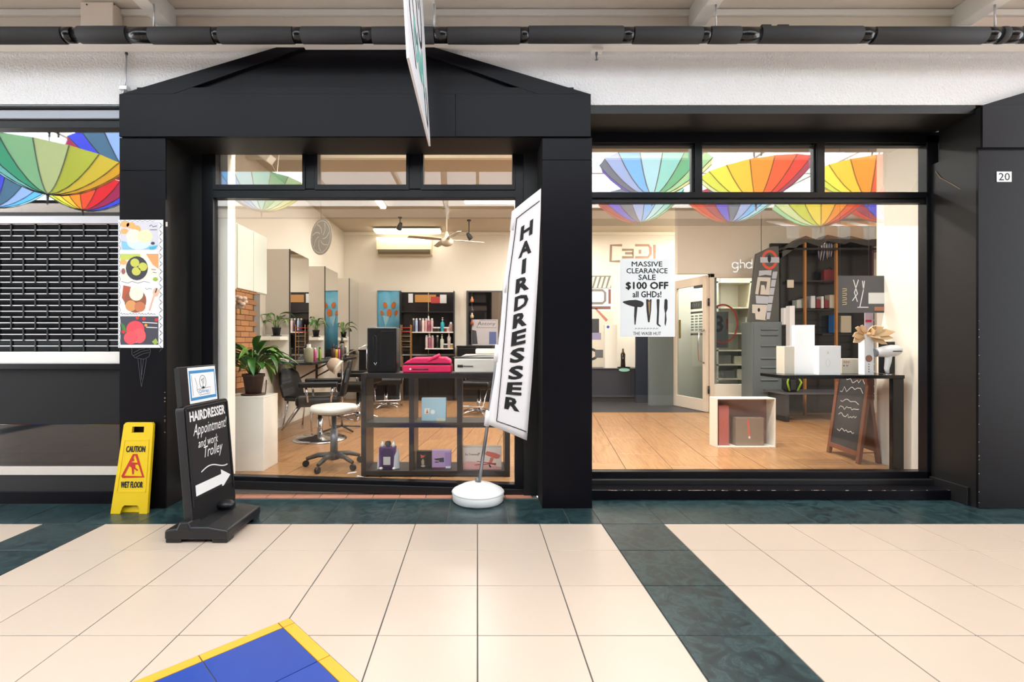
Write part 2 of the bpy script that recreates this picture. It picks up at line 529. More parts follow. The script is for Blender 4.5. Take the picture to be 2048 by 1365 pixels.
# junction box, bracket and conduit on the wall
jb = thing('junction_box', 'square cream junction box on the board above the pipe, at far left', 'box', (X(203, 3.5), 3.5, 3.42))
bx('body', CREAMW, X(170, 3.48), X(234, 3.48), 3.44, 3.54, 3.33, 3.555, jb, .004)
for u in (174, 229): MB().lathe([(.005, 0), (.005, .004)], 8, (X(u, 3.44), 3.439, 3.535), Matrix.Rotation(pi / 2, 3, 'X')).build('screw', DGREY, jb)
cd = thing('wall_bracket', 'thin white metal rod with a clamp on stucco beside the gable', 'bracket', (X(247, 3.47), 3.48, 2.93))
MB().tube([(X(250, 3.47), 3.485, Z(104, 3.47)), (X(249, 3.47), 3.48, Z(160, 3.47)), (X(244, 3.47), 3.48, Z(192, 3.47))], .006, 8).build('rod', ALU, cd)
bx('clamp', ALU, X(239, 3.47), X(255, 3.47), 3.46, 3.5, Z(180, 3.47), Z(172, 3.47), cd, .003)
MB().lathe([(.009, 0), (.009, .015)], 8, (X(250, 3.47), 3.485, Z(107, 3.47))).build('cap', PLBLACK, cd)
sp = thing('sprinkler_head', 'small metal sprinkler head under the ledge above the right window', 'sprinkler', (X(1193, 3.43), 3.43, 3.13))
bx('mount_plate', WHITE, X(1182, 3.44), X(1204, 3.44), 3.40, 3.46, 3.195, 3.218, sp, .003)
MB().lathe([(.006, 0), (.012, .004), (.004, .008), (.005, .03), (.009, .035), (.009, .06)], 10, (X(1193, 3.43), 3.43, 3.14)).build('nozzle', GREYM, sp)

# ================================================================== black timber portals
F0 = 3.46
def panel(x0, x1, z0, z1, parent, m=BLACK, y=F0, t=.018):
    return MB().box(x0 + .0012, x1 - .0012, y, y + t, z0 + .0012, z1 - .0012).build('panel', m, parent, .0012, 1)
def pillar(name, x0, x1, zs, depth, zt):
    p = struct(name, ((x0 + x1) / 2, F0 + .1, 0))
    bx('core', BLACK2, x0, x1, F0 + .016, depth, 0.0, zt, p)
    for a, b in zip(zs[:-1], zs[1:]): panel(x0 - .002, x1 + .002, a, b, p)
    return p
XPL0, XPL1, XPR0, XPR1 = -2.52, -2.198, .4565, .806
ZB = 2.613; ZT = 2.914
pillar('pillar_left', XPL0, XPL1, [0, Z(341, F0), ZB], 3.80, ZB)
pillar('pillar_middle', XPR0, XPR1, [0, Z(320, F0), ZB], 3.88, ZB)
bm_ = struct('portal_beam', (-.86, F0 + .1, ZB))
bx('core', BLACK2, -2.505, .79, F0 + .004, 3.78, ZB, ZT, bm_)
xj = X(911, 3.445)
panel(-2.512, xj, ZB, ZT, bm_, y=3.443); panel(xj, .795, ZB, ZT, bm_, y=3.443)
gb = struct('gable', (-.86, F0 + .1, ZT))
XL, XR, ZC = -2.512, .795, 3.25
sl = .3
def gx(z, side, inset=0.0):
    # X of the rake at height z
    return XL + (z - ZT) / sl + inset if side < 0 else XR - (z - ZT) / sl - inset
MB().prism([(XL + .1, 3.478, ZT + .02), (XR - .1, 3.478, ZT + .02), (gx(ZC, 1), 3.478, ZC), (gx(ZC, -1), 3.478, ZC)], (0, .03, 0)).build('gable_panel', BLACK, gb)
bx('bottom_board', BLACK, XL + .12, XR - .12, 3.452, 3.49, ZT + .001, ZT + .048, gb)
iw = .375
for s in (-1, 1):
    a = gx(ZT, s); b = gx(ZC, s)
    MB().prism([(a, 3.450, ZT + .001), (a + (-s) * iw * 1.0, 3.450, ZT + .001), (gx(ZC, s, iw * .52), 3.450, ZC), (b, 3.450, ZC)], (0, .04, 0)).build('rake_board', BLACK, gb, .0015, 1)
# thin drip joint under the gable
bx('joint', JOINT, XL + .02, XR - .02, 3.452, 3.47, ZT - .003, ZT + .003, gb)

XRP = 3.527
pr_ = pillar('pillar_right', XRP, 5.6, [0, Z(298, F0)], 3.88, 2.55)
zr0, zr1 = Z(298, F0), Z(213, F0)
b2 = struct('portal_beam_right', (4.5, F0 + .1, zr0))
bx('core', BLACK2, XRP + .02, 7.5, F0, 3.78, zr0, zr1, b2)
panel(XRP + .004, 7.5, zr0, zr1, b2, y=3.436)
MB().prism([(XRP + .004, 3.45, zr1), (7.5, 3.45, zr1), (7.5, 3.45, 3.25), (XRP + .004 + (3.25 - zr1) / .3, 3.45, 3.25)], (0, .05, 0)).build('gable_panel', BLACK, b2)
# worn nail heads and chips on the black boards
CHIP = mat('bare_wood_chip', (168, 140, 112), 0.8)
rs = random.Random(3)
mb = MB()
for k in range(16):
    z = rs.uniform(.02, 1.5); mb.box(XRP + .0005, XRP + .0035 + rs.random() * .003, F0 - .0016, F0, z, z + rs.uniform(.002, .007))
for k in range(8):
    z = rs.uniform(.02, .9); mb.box(XPL1 - .006, XPL1 + .0015, F0 - .0016, F0, z, z + rs.uniform(.002, .006))
mb.build('chipped_edge', CHIP, pr_)
plate = thing('number_plate', 'small white house number plate reading 20 on the right pillar', 'sign', (X(2009, 3.455), 3.457, Z(354, 3.455)))
fl = Flat((X(2009, 3.455), 3.4585, Z(353.5, 3.455)), (1, 0, 0), (0, 0, 1), plate)
fl.rect('plate', -.052, -.036, .052, .036, PAPER, 0, .002)
fl.text('lettering', '20', 0, 0, INK, h=.052, w=.078, bold=.01, d=.0022)

# ================================================================== window 1: the hairdresser's window
def frame_rect(parent, name, u0, u1, v0, v1, Yf, Yb, m=FRAME, bevel=.004):
    return MB().box(X(u0, Yf), X(u1, Yf), Yf, Yb, Z(v1, Yf), Z(v0, Yf)).build(name, m, parent, bevel)
def pane(parent, u0, u1, v0, v1, Y, m):
    return MB().box(X(u0, Y), X(u1, Y), Y, Y + .006, Z(v1, Y), Z(v0, Y)).build('pane', m, parent)
w1 = struct('window_1', (-.9, 3.78, 0))
GL = 3.80; a, b = 3.765, 3.84
bx('jamb_filler', BLACK2, XPL1 - .01, X(405, a), 3.775, 3.86, 0, 2.75, w1)
frame_rect(w1, 'jamb', 403, 426, 270, 982, a, b)
frame_rect(w1, 'jamb', 1030, 1049, 270, 996, a, b)
bx('jamb_filler', BLACK2, X(1047, a), XPR0 + .01, 3.74, 3.86, 0, 2.75, w1)
frame_rect(w1, 'top_rail', 424, 1032, 262, 282, a, b)
for u0, u1 in ((609, 630), (817, 842)): frame_rect(w1, 'mullion', u0, u1, 280, 378, a + .004, b)
frame_rect(w1, 'transom_rail', 424, 1032, 379, 396, a, b)
for (u0, u1) in ((425, 610), (629, 818), (841, 1031)):
    for q in ((u0, u1, 369, 380), (u0, u0 + 6, 281, 370), (u1 - 6, u1, 281, 370), (u0, u1, 280, 285)):
        frame_rect(w1, 'sash', *q, a - .008, b - .01, FRAME, .003)
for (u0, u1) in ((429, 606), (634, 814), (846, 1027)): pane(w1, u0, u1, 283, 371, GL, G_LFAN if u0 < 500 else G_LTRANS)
pane(w1, 424, 1032, 394, 438, GL, G_LFAN).name = 'boosted_reflection_pane'  # added strip of the pane, more reflective so the umbrella shows
# bottom rail, lower at the right as the floor falls away
def taper_bar(name, u0, u1, vt0, vt1, vb0, vb1, Yf, Yb, m, parent):
    q = [(X(u0, Yf), Yf, Z(vt0, Yf)), (X(u1, Yf), Yf, Z(vt1, Yf)), (X(u1, Yf), Yf, Z(vb1, Yf)), (X(u0, Yf), Yf, Z(vb0, Yf))]
    return MB().prism(q, (0, Yb - Yf, 0)).build(name, m, parent, .003)
taper_bar('bottom_rail', 424, 1032, 952, 970, 962, 981, a, b, FRAME, w1)
taper_bar('sill', 415, 1049, 961, 980, 978, 997, a - .012, b, BLACK2, w1)
q = [(X(424, GL), GL, Z(438, GL)), (X(1032, GL), GL, Z(438, GL)), (X(1032, GL), GL, Z(972, GL)), (X(424, GL), GL, Z(954, GL))]
MB().prism(q, (0, .006, 0)).build('pane', G_LEFT, w1)

# ================================================================== window 2: the display window at right
w2 = struct('window_2', (2.2, 3.84, 0))
GR = 3.86; a, b = 3.82, 3.90
frame_rect(w2, 'top_rail', 1150, 1880, 264, 286, a, b)
frame_rect(w2, 'transom_rail', 1150, 1858, 384, 396, a, b)
frame_rect(w2, 'transom_rail', 1150, 1858, 396, 406, a + .02, b, BLACK2)
frame_rect(w2, 'jamb', 1150, 1176, 264, 965, a, b)
frame_rect(w2, 'jamb', 1854, 1878, 270, 965, a, b)
for u0, u1 in ((1390, 1405), (1634, 1650)):
    frame_rect(w2, 'mullion', u0, u1, 284, 386, a, b)
    frame_rect(w2, 'sash', u0 - 7, u0 + 1, 284, 386, a + .022, b, BLACK2, .002)
frame_rect(w2, 'sash', 1150, 1856, 285, 292, a + .024, b, BLACK2, .002)
for u0, u1 in ((1170, 1386), (1405, 1630), (1649, 1856)): pane(w2, u0, u1, 286, 388, GR, G_TRANS)
pane(w2, 1170, 1858, 452, 950, GR, G_RIGHT)
pane(w2, 1170, 1858, 400, 452, GR, G_BOOST).name = 'boosted_reflection_pane'  # added strip with raised reflectivity where the umbrellas mirror, not a real film
frame_rect(w2, 'bottom_rail', 1150, 1880, 944, 960, a, b)
st = struct('trim_4', (2.2, 3.75, 0))
MB().box(XPR1 - .01, XRP + .01, 3.645, 3.9, 0, .072).build('step', BLACK, st, .004)
MB().box(XPR1 - .01, XRP + .01, 3.78, 3.9, .07, .112).build('sill', BLACK2, st, .004)
mb = MB()
for k in range(46):
    x = rs.uniform(XPR1, XRP); mb.box(x, x + rs.uniform(.004, .03), 3.6438, 3.648, .068 + rs.random() * .003, .0728)
mb.build('chipped_edge', CHIP, st)
sbox('wall_front', INWALL, -2.7, 6.6, 3.88, 3.96, 2.76, 3.42)
sbox('soffit_right', BLACK2, XPR1 - .01, XRP + .02, 3.50, 3.90, 2.80, 2.858)
MB().box(XRP - .018, XRP + .002, 3.52, 3.82, 0, .13).build('baseboard_right', BLACK2, None, .003)['kind'] = 'structure'
sc_ = thing('tan_scratch', 'thin curved tan scratch on the black reveal at right', 'scratch', (3.52, 3.62, 2.4))
MB().tube([(3.522, 3.78, Z(343, 3.78)), (3.522, 3.74, Z(356, 3.74)), (3.522, 3.68, Z(364, 3.68)), (3.522, 3.585, Z(379, 3.59))], .0022, 6).build('mark', CHIP, sc_)

# ================================================================== neighbour shop at far left with its grille
NY = 3.57
def nz_(v): return Z(v, NY)
w3 = struct('window_3', (-3.4, NY, 0))
NX0, NX1 = -4.7, XPL0 + .003
def nb(name, m, v0, v1, y0=NY, y1=NY + .06, bevel=.003, x0=NX0, x1=NX1): return MB().box(x0, x1, y0, y1, Z(v1, y0), Z(v0, y0)).build(name, m, w3, bevel)
bx('soffit', GREYM, NX0, NX1, 3.50, 3.62, 2.855, 2.866, w3)
nb('head_rail', mat('dull_silver', (150, 152, 160), .45, metal=.5), 220, 237, 3.53, 3.63)
nb('top_rail', FRAME, 236, 256, 3.55, 3.65)
for xm in (-3.62,): bx('mullion', FRAME, xm - .02, xm + .02, NY, NY + .05, nz_(434), nz_(255), w3, .003)
for x0, x1 in ((-4.66, -3.64), (-3.60, NX1 - .004)): MB().box(x0, x1, NY + .02, NY + .026, nz_(434), nz_(254)).build('pane', G_NEIGH, w3)
nb('counter_rail', ALU, 432, 447, 3.545, 3.66)
nb('bottom_bar', WHITE, 704, 728, 3.55, 3.60)
nb('ledge', FRAME, 728, 739, 3.53, 3.66)
nb('front_board', mat('matte_black_board', (22, 21, 24), .6, spec=0.25), 738, 850)
nb('gloss_board', mat('gloss_black_board', (16, 15, 18), .04, spec=1.0), 849, 936, NY - .004)
nb('kick_strip', mat('off_white_strip', (214, 205, 196), .5, vary=.05), 934, 951, 3.55, 3.6)
nb('base_board', BLACK2, 950, 986)
nb('plinth', BLACK, 984, 1010, 3.56, 3.66)
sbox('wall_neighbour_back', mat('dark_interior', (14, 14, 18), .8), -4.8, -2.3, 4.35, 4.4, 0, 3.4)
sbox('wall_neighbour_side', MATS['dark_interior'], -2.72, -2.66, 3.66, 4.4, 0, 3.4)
sbox('wall_neighbour_left', BLACK, -10, NX0, 3.5, 3.7, 0, 2.862)
gl = thing('rolling_grille', 'closed black rolling shop grille with thin white bars, left of the pillar', 'shutter', (-3.5, NY, nz_(704)))
GBAR = mat('grille_bar', (225, 225, 228), .35, metal=.2); GBLK = mat('grille_link', (14, 14, 15), .4); GSL = mat('grille_slat', (52, 54, 60), .45, metal=.3)
rows = 11; v0, v1 = 449.0, 704.0; rh = (v1 - v0) / rows
span = NX1 - NX0
bar = MB().box(-span / 2, span / 2, -.004, .004, -.003, .003).mesh('bar', GBAR)
slt = MB().prism([(-span / 2, -.012, .014), (-span / 2, .016, -.016), (-span / 2, .02, -.013), (-span / 2, -.008, .017)], (span, 0, 0)).mesh('slat', GSL)
hgt = rh * NY / FPX
lk = MB().box(-.0055, .0055, -.009, .012, -hgt / 2 - .008, hgt / 2 + .008).mesh('link', GBLK, .002, None, 1)
off = Vector(gl.location)
cw = 48.3 * NY / FPX
for r in range(rows):
    zt = nz_(v0 + r * rh)
    for k, zz in enumerate((zt, zt - hgt / 2)):
        link_mesh('bar', bar, gl, loc=Vector(((NX0 + NX1) / 2, NY, zz)) - off)
        link_mesh('slat', slt, gl, loc=Vector(((NX0 + NX1) / 2, NY + .035, zz - hgt / 4)) - off)
    xs = X(24 if r % 2 == 0 else 0, NY); n0 = int((NX0 - xs) / cw)
    x = xs + n0 * cw
    while x < NX1 - .01:
        if x > NX0: link_mesh('link', lk, gl, loc=Vector((x, NY - .001, zt - hgt / 2)) - off)
        x += cw
bx('backing', mat('grille_dark_backing', (20, 20, 22), .7), NX0, NX1, NY + .075, NY + .08, nz_(704), nz_(447), gl)

# ================================================================== the other side of the arcade (seen in the glass)
OY = -3.0
sbox('wall_opposite', mat('opposite_shopfront', (34, 33, 36), .5, vary=.1), -10, 10, OY - .1, OY, 0, 2.6)
sbox('wall_opposite_upper', mat('opposite_upper', (62, 60, 60), .7), -10, 10, OY - .1, OY, 2.6, 3.9)
aw = thing('striped_awning', 'orange and white striped awning over the shop across the arcade', 'awning', (8.1, OY, 3.2))
OR = mat('orange_canvas', (226, 140, 52), .8); WC = mat('white_canvas', (238, 236, 232), .8)
for k in range(14):
    x = 6.3 + k * .26
    MB().prism([(x, OY + .004, 3.78), (x, OY + .7, 3.5), (x, OY + .7, 3.26), (x, OY + .71, 3.26), (x, OY + .71, 3.51), (x, OY + .004, 3.80)], (.258, 0, 0)).build('stripe', OR if k % 2 else WC, aw)
# skylight: white steel frame and glazing over the middle of the arcade
sk = struct('skylight', (0, -.5, 4.2))
SKY0, SKY1, SKZ = 1.9, -2.3, 4.25
mb = MB()
for k in range(13):
    x = -9 + 1.5 * k
    MB().box(x - .03, x + .03, SKY1, SKY0, SKZ - .1, SKZ).build('rafter', WHITE, sk)
for y in (1.9, .5, -.9, -2.3): MB().box(-10, 10, y - .03, y + .03, SKZ - .13, SKZ - .03).build('purlin', WHITE, sk)
SKG = glass_mat('skylight_glass', 0.02, (250, 252, 253))
for k in range(12):
    for y0, y1 in ((.53, 1.87), (-.87, .47), (-2.27, -.93)):
        MB().box(-9 + 1.5 * k + .03, -7.5 + 1.5 * k - .03, y0, y1, SKZ - .03, SKZ - .026).build('pane', SKG, sk)
sbox('wall_skylight_front', WHITE, -10, 10, 2.56, 2.6, 3.56, SKZ)
sbox('roof_front', WHITE, -10, 10, 1.93, 2.6, SKZ, SKZ + .04)
sbox('ceiling_opposite', CEIL, -10, 10, OY, SKY1, 3.85, 3.9)
sbox('wall_skylight_back', WHITE, -10, 10, SKY1 - .04, SKY1, 3.85, SKZ)
# ================================================================== shop interior shell
IZ = .05; BY = 9.6; CZ = 3.30; RX = 6.4; DY = 7.75
sbox('floor_shop', GROUT2, -2.7, RX + .1, 3.86, BY + .1, -.02, IZ - .004)
fi = bpy.data.objects['floor_shop']
ang = radians(8.4); dv = Vector((sin(ang), cos(ang))); dx_ = Vector((cos(ang), -sin(ang)))
TW, TL = .41, .82
me_w = MB().box(-TL / 2 + .003, TL / 2 - .003, -TW / 2 + .003, TW / 2 - .003, -.02, 0).mesh('tile', WOODT, .001, None, 1)
def room_clip(q, x0, x1, y0, y1):
    for p, n in (((x0, y0), (1, 0)), ((x1, y0), (-1, 0)), ((x0, y0), (0, 1)), ((x0, y1), (0, -1))):
        q = clip(q, Vector(p), Vector(n))
        if len(q) < 3: return []
    return q
for i in range(-12, 22):
    for j in range(-1, 10):
        c = Vector((0, 3.9)) + dx_ * (TW * (i + .5)) + dv * (TL * (j + .5 + (.5 if i % 2 else 0)))
        q = [c + dx_ * sx * (TW / 2 - .003) + dv * sy * (TL / 2 - .003) for sx, sy in ((-1, -1), (1, -1), (1, 1), (-1, 1))]
        regs = [(-2.6, .86, 3.9, BY)] + [(.86, RX, 3.9, 7.77)]
        a0 = TW * TL
        done = False
        for R in regs:
            k = room_clip(q, *R)
            if len(k) < 3: continue
            ar = abs(sum(p.x * r.y - p.y * r.x for p, r in zip(k, k[1:] + k[:1]))) / 2
            if ar > .97 * (TW - .006) * (TL - .006):
                link_mesh('tile', me_w, fi, loc=(c.x, c.y, IZ), rot=(0, 0, pi / 2 - ang))
            elif ar > .004:
                MB().prism([(p.x, p.y, IZ - .02) for p in k], (0, 0, .02)).build('tile', WOODT, fi)
sbox('floor_back', mat('charcoal_floor', (44, 44, 48), .45, vary=.1), .86, RX, 7.77, BY, .0, IZ + .003)
sbox('wall_left', INWALL, -2.7, -2.6, 3.86, BY + .1, 0, CZ + .1)
sbox('wall_back', INWALL, -2.7, RX, BY, BY + .1, 0, CZ + .1)
sbox('wall_right', INWALL, RX, RX + .1, 3.9, BY, 0, CZ + .1)
sbox('ceiling_shop', INCEIL, -2.7, RX + .1, 3.9, BY + .1, CZ, CZ + .08)
sbox('wall_return', INWALL, 3.72, 3.80, 3.90, 4.58, 0, CZ)
sbox('wall_column', INWHITE, X(420, 3.93) - .1, X(463, 3.93), 3.87, 3.99, 0, CZ)
sbox('pillar_inner', INWALL, .44, .84, 3.885, 4.0, 0, CZ)
sbox('baseboard_left', INWHITE, -2.6, -2.58, 5.1, BY, IZ, IZ + .1)
# ceiling bulkhead, cornice
sbox('trim_5', INWALL, -2.6, RX, 5.5, 5.56, CZ - .07, CZ)
sbox('trim_6', INWHITE, -2.6, RX, BY - .04, BY, CZ - .05, CZ)
# wall with the glazed doorway at right
sbox('wall_partition', INWALL, X(1522, DY), RX, DY, DY + .1, 0, CZ)
sbox('wall_partition_top', INWALL, X(1355, DY), X(1523, DY), DY, DY + .1, Z(548, DY), CZ)
TUBE = mat('lamp_diffuser', (255, 244, 226), .4, emit=5.0)
def ceiling_lamp(x0, x1, y0, y1, z, label, watt, name='fluorescent_lamp', group=None):
    c = Vector(((x0 + x1) / 2, (y0 + y1) / 2, z))
    t = thing(name, label, 'lamp', c, group=group)
    MB().box(x0, x1, y0, y1, z - .02, z).build('housing', INWHITE, t, .004)
    MB().box(x0 + .01, x1 - .01, y0 + .01, y1 - .01, z - .05, z - .02).build('diffuser', TUBE, t, .008)
    ld = bpy.data.lights.new('lamp_light', 'AREA'); ld.shape = 'RECTANGLE'; ld.size = x1 - x0; ld.size_y = y1 - y0
    ld.energy = watt * LAMP; ld.color = (1.0, .96, .90)
    lo = bpy.data.objects.new('lamp_light', ld); COL.objects.link(lo); lo.parent = t; lo.location = (0, 0, -.056)
    return t
ceiling_lamp(X(928, 7.3), X(1037, 7.3), 7.2, 7.42, CZ, 'lit white ceiling batten in front of the fan at the window top', 60)
ceiling_lamp(X(750, 9.3), X(882, 9.3), 9.1, 9.4, CZ - .02, 'lit ceiling batten right above the wall air conditioner', 9)
ceiling_lamp(-1.52, -1.42, 7.0, 7.7, CZ, 'lit narrow ceiling tube over the mirror wall', 25)
ceiling_lamp(-1.6, 0, 4.02, 4.16, CZ, 'added unseen fill lamp just inside the left window', 48)  # added out of view to light the left window goods from the front
ceiling_lamp(1.2, 2.6, 4.0, 4.14, CZ, 'added unseen fill lamp just inside the right window', 85)  # unseen lamp put in to front-light the boxes in the right window
ceiling_lamp(3.9, 4.7, 8.2, 8.4, CZ, 'added unseen fill lamp behind the glazed doorway', 130)  # added out of sight to brighten the dark space behind the doorway
ceiling_lamp(1.0, 2.4, 4.95, 5.15, CZ, 'added unseen fill lamp over the middle of the right room', 65)  # added fill light for the right room, kept above the visible ceiling
ceiling_lamp(4.4, 5.6, 4.9, 5.1, CZ, 'added unseen fill lamp over the black display unit', 55)  # added fill light for the display unit, placed out of view
ceiling_lamp(1.2, 1.95, 8.7, 8.9, CZ, 'added unseen fill lamp over the dark counter at the back', 40)  # added fill light at the back, hidden behind the middle pillar

# ---------------- ceiling fan, spot lamps, air conditioner, disc
fx, fy = X(893, 7.9), 7.9
FANM = mat('beige_fan', (196, 184, 164), .4)
fan = thing('ceiling_fan', 'beige four-blade ceiling fan hanging in the left shop', 'fan', (fx, fy, CZ))
MB().lathe([(.012, -.40), (.012, -.09), (.03, -.07), (.065, -.01), (.065, 0)], 16, (fx, fy, CZ)).build('canopy_rod', FANM, fan)
MB().lathe([(.03, -.60), (.09, -.575), (.115, -.53), (.10, -.49), (.05, -.46), (.035, -.40), (.02, -.36)], 20, (fx, fy, CZ)).build('motor', FANM, fan)
for k in range(4):
    a = radians(20 + 90 * k); d = Vector((cos(a), sin(a), 0)); n = Vector((-sin(a), cos(a), 0))
    o = Vector((fx, fy, CZ - .50)); pr0 = MB()
    pts = [o + d * .09 + n * .03, o + d * .25 + n * .065, o + d * .62 + n * .05, o + d * .64 - n * .03, o + d * .25 - n * .055, o + d * .09 - n * .03]
    for i in range(3): pts[i] = pts[i] + Vector((0, 0, .018))
    pr0.prism(pts, (0, 0, .008)); pr0.build('blade', FANM, fan)
def spot(u, v, Y, label, yaw):
    z = Z(v, Y); x = X(u, Y)
    t = thing('spot_lamp', label, 'lamp', (x, Y, CZ), group='ceiling spot lamps')
    MB().lathe([(.035, -.02), (.035, 0)], 12, (x, Y, CZ)).build('mount', DGREY, t)
    MB().tube([(x, Y, CZ), (x, Y, z + .06)], .008, 8).build('stem', DGREY, t)
    M = (Matrix.Rotation(yaw, 3, 'Z') @ Matrix.Rotation(radians(40), 3, 'X'))
    MB().lathe([(.045, -.07), (.045, -.02), (.03, .05), (.018, .06)], 14, (x, Y, z), M).build('lamp_head', DGREY, t)
    MB().lathe([(.0, -.073), (.040, -.072)], 14, (x, Y, z), M).build('bulb', mat('spot_bulb', (255, 238, 205), .4, emit=3), t)
spot(800, 452, 8.4, 'small dark spot lamp on the ceiling left of the fan', .6)
spot(938, 472, 8.6, 'small dark spot lamp on the ceiling right of the fan', -1.0)
ay = 9.32
ac = thing('air_conditioner', 'cream wall-mounted split air conditioner on the back wall', 'air conditioner', (X(808, ay), 9.45, Z(508, ay)))
ACM = mat('aged_cream_plastic', (232, 220, 186), .45)
x0, x1 = X(752, ay), X(863, ay); zt, zb = Z(474, ay), Z(508, ay)
MB().prism([(x0, BY, zt), (x0, ay + .03, zt), (x0, ay, zt - .05), (x0, ay + .01, zb + .09), (x0, ay + .07, zb), (x0, BY, zb)], (x1 - x0, 0, 0)).build('body', ACM, ac, .01)
MB().prism([(x0 + .03, ay + .005, zb + .085), (x0 + .03, ay + .06, zb + .005), (x0 + .03, ay + .055, zb + .001), (x0 + .03, ay, zb + .08)], (x1 - x0 - .06, 0, 0)).build('outlet', mat('ac_outlet', (120, 110, 92), .6), ac)
for k in range(2):
    z = zb + .03 + .025 * k
    MB().box(x0 + .05, x1 - .05, ay + .015 + .02 * (1 - k), ay + .022 + .02 * (1 - k), z, z + .006).build('louvre', ACM, ac)
dy = 5.2
hd = thing('hanging_disc', 'round translucent grey disc with swirl pattern hanging behind the window glass', 'ornament', (X(642, dy), dy, Z(474, dy)))
dm = glass_mat('frosted_grey_disc', .02, (150, 146, 140)); sw = mat('disc_swirl', (226, 222, 216), .6)
n = Vector((-.62, -.78, 0)); tx = Vector((.78, -.62, 0)); R = 36 * dy / FPX; c = Vector(hd.location)
dmat = mat('grey_acrylic', (158, 152, 144), .4)
MB().prism([c + tx * R * cos(2 * pi * k / 40) + Vector((0, 0, R * sin(2 * pi * k / 40))) for k in range(40)], -n * .006).build('plate', dmat, hd)
df = Flat(c, tx, (0, 0, 1), hd)
lines = []
for k in range(7):
    a = 2 * pi * k / 7
    lines.append([(R * r * cos(a + r * 1.4), R * r * sin(a + r * 1.4)) for r in (.2, .35, .5, .65, .8)])
df.strokes('swirl', lines, .008, sw, .002); df.ring('rim', 0, 0, R * .88, R * .88, .006, sw, .002)
MB().tube([c + Vector((0, 0, R)), (c.x, c.y, CZ)], .0015, 6).build('wire', DGREY, hd)

# ---------------- brick pier and mirror wall at left
MX = -2.3
BRK = mat('orange_brick', (168, 118, 74), .8, vary=.15, rand=.18); MORT = mat('mortar', (96, 70, 46), .9)
bp = struct('brick_pier', (-2.45, 4.9, 0))
bx('core', MORT, -2.6, MX - .004, 4.69, 5.06, IZ, 2.28, bp)
brick = MB().box(-.082, .082, -.006, .006, -.0245, .0245).mesh('brick', BRK, .002, None, 1)
hb = MB().box(-.039, .039, -.006, .006, -.0245, .0245).mesh('brick', BRK, .002, None, 1)
zz = .75; r = 0
po = Vector(bp.location)
while zz < 2.26:
    y = 4.69 + (.085 if r % 2 else .0)
    if r % 2: link_mesh('brick', hb, bp, loc=Vector((MX - .004, 4.73, zz)) - po, rot=(0, 0, pi / 2))
    while y < 4.95:
        link_mesh('brick', brick, bp, loc=Vector((MX - .004, y + (.085), zz)) - po, rot=(0, 0, pi / 2)); y += .17
    link_mesh('brick', brick, bp, loc=Vector((-2.384, 4.688, zz)) - po)
    zz += .055; r += 1
sbox('door_edge', mat('grey_frame', (120, 116, 110), .5), -2.6, MX - .01, 5.08, 5.22, IZ, 2.25)
cb = thing('frosted_cabinet', 'white frosted glass wall cabinet above the brick pier', 'cabinet', (MX, 5.0, Z(578, 4.68)))
FROST = mat('frosted_white_glass', (226, 236, 228), .25)
MB().box(MX - .02, MX + .0, 4.68, 5.35, Z(578, 4.68), 2.31).build('body', INWHITE, cb, .004)
MB().box(MX, MX + .012, 4.69, 5.02, Z(578, 4.68) + .01, 2.30).build('door', FROST, cb, .002)
MB().box(MX, MX + .012, 5.03, 5.34, Z(578, 4.68) + .01, 2.30).build('door', FROST, cb, .002)
GREYP = mat('pale_grey_panel', (206, 198, 186), .35)
ms = [(X, 0)]
mir = ['mirror in grey box frame nearest to the brick pier', 'mirror in grey box frame between the other two mirrors', 'mirror in grey box frame nearest to the back wall']
for k, (ya, yb) in enumerate(((6.03, 6.71), (7.42, 8.1), (8.83, 9.52))):
    t = thing('styling_mirror', 'tall ' + mir[k], 'mirror', (MX - .15, (ya + yb) / 2, .92), group='styling mirrors on the left wall')
    MB().box(-2.6, MX - .006, ya, yb, 1.26, 2.31).build('box_frame', GREYP, t, .004)
    MB().box(-2.6, MX - .006, ya, yb, .92, 1.26).build('lower_box', INWHITE, t, .004)
    MB().box(MX - .006, MX, ya + .006, yb - .006, .93, 2.30).build('glass', MIRROR, t)
    MB().box(MX - .012, MX + .003, ya, ya + .006, .92, 2.31).build('edge_strip', DGREY, t)
# ledges with small plants in front of each mirror box
LEAF = mat('leaf_green', (54, 104, 34), .35, vary=.25, vscale=9, rand=.2); LEAF2 = mat('leaf_yellow_green', (92, 132, 40), .38, vary=.2, vscale=9, rand=.2)
POT = mat('brown_pot', (72, 50, 40), .6); POTB = mat('black_pot', (22, 21, 22), .5); SOIL = mat('soil', (46, 34, 26), .95)
def leaf_mesh(L, W, droop, fold=.25):
    mb = MB(); n = 7; pts = []
    for i in range(n + 1):
        t = i / n; w = W * (sin(pi * min(1, t * .93 + .05)) ** .8) * (1 - .25 * t) if i < n else .001
        x = L * (t - .12 * droop * t * t); z = L * (.55 * t - droop * t * t)
        pts.append(((x, -w / 2, z + w * fold), (x, 0, z), (x, w / 2, z + w * fold)))
    vs = [p for r in pts for p in r]; fs = []
    for i in range(n):
        for j in range(2): fs.append([i * 3 + j, i * 3 + j + 1, (i + 1) * 3 + j + 1, (i + 1) * 3 + j])
    mb.add(vs, fs, True); return mb
LM = [leaf_mesh(.30, .085, .75).mesh('leaf', LEAF), leaf_mesh(.26, .075, .45).mesh('leaf', LEAF), leaf_mesh(.22, .06, 1.0).mesh('leaf', LEAF2)]
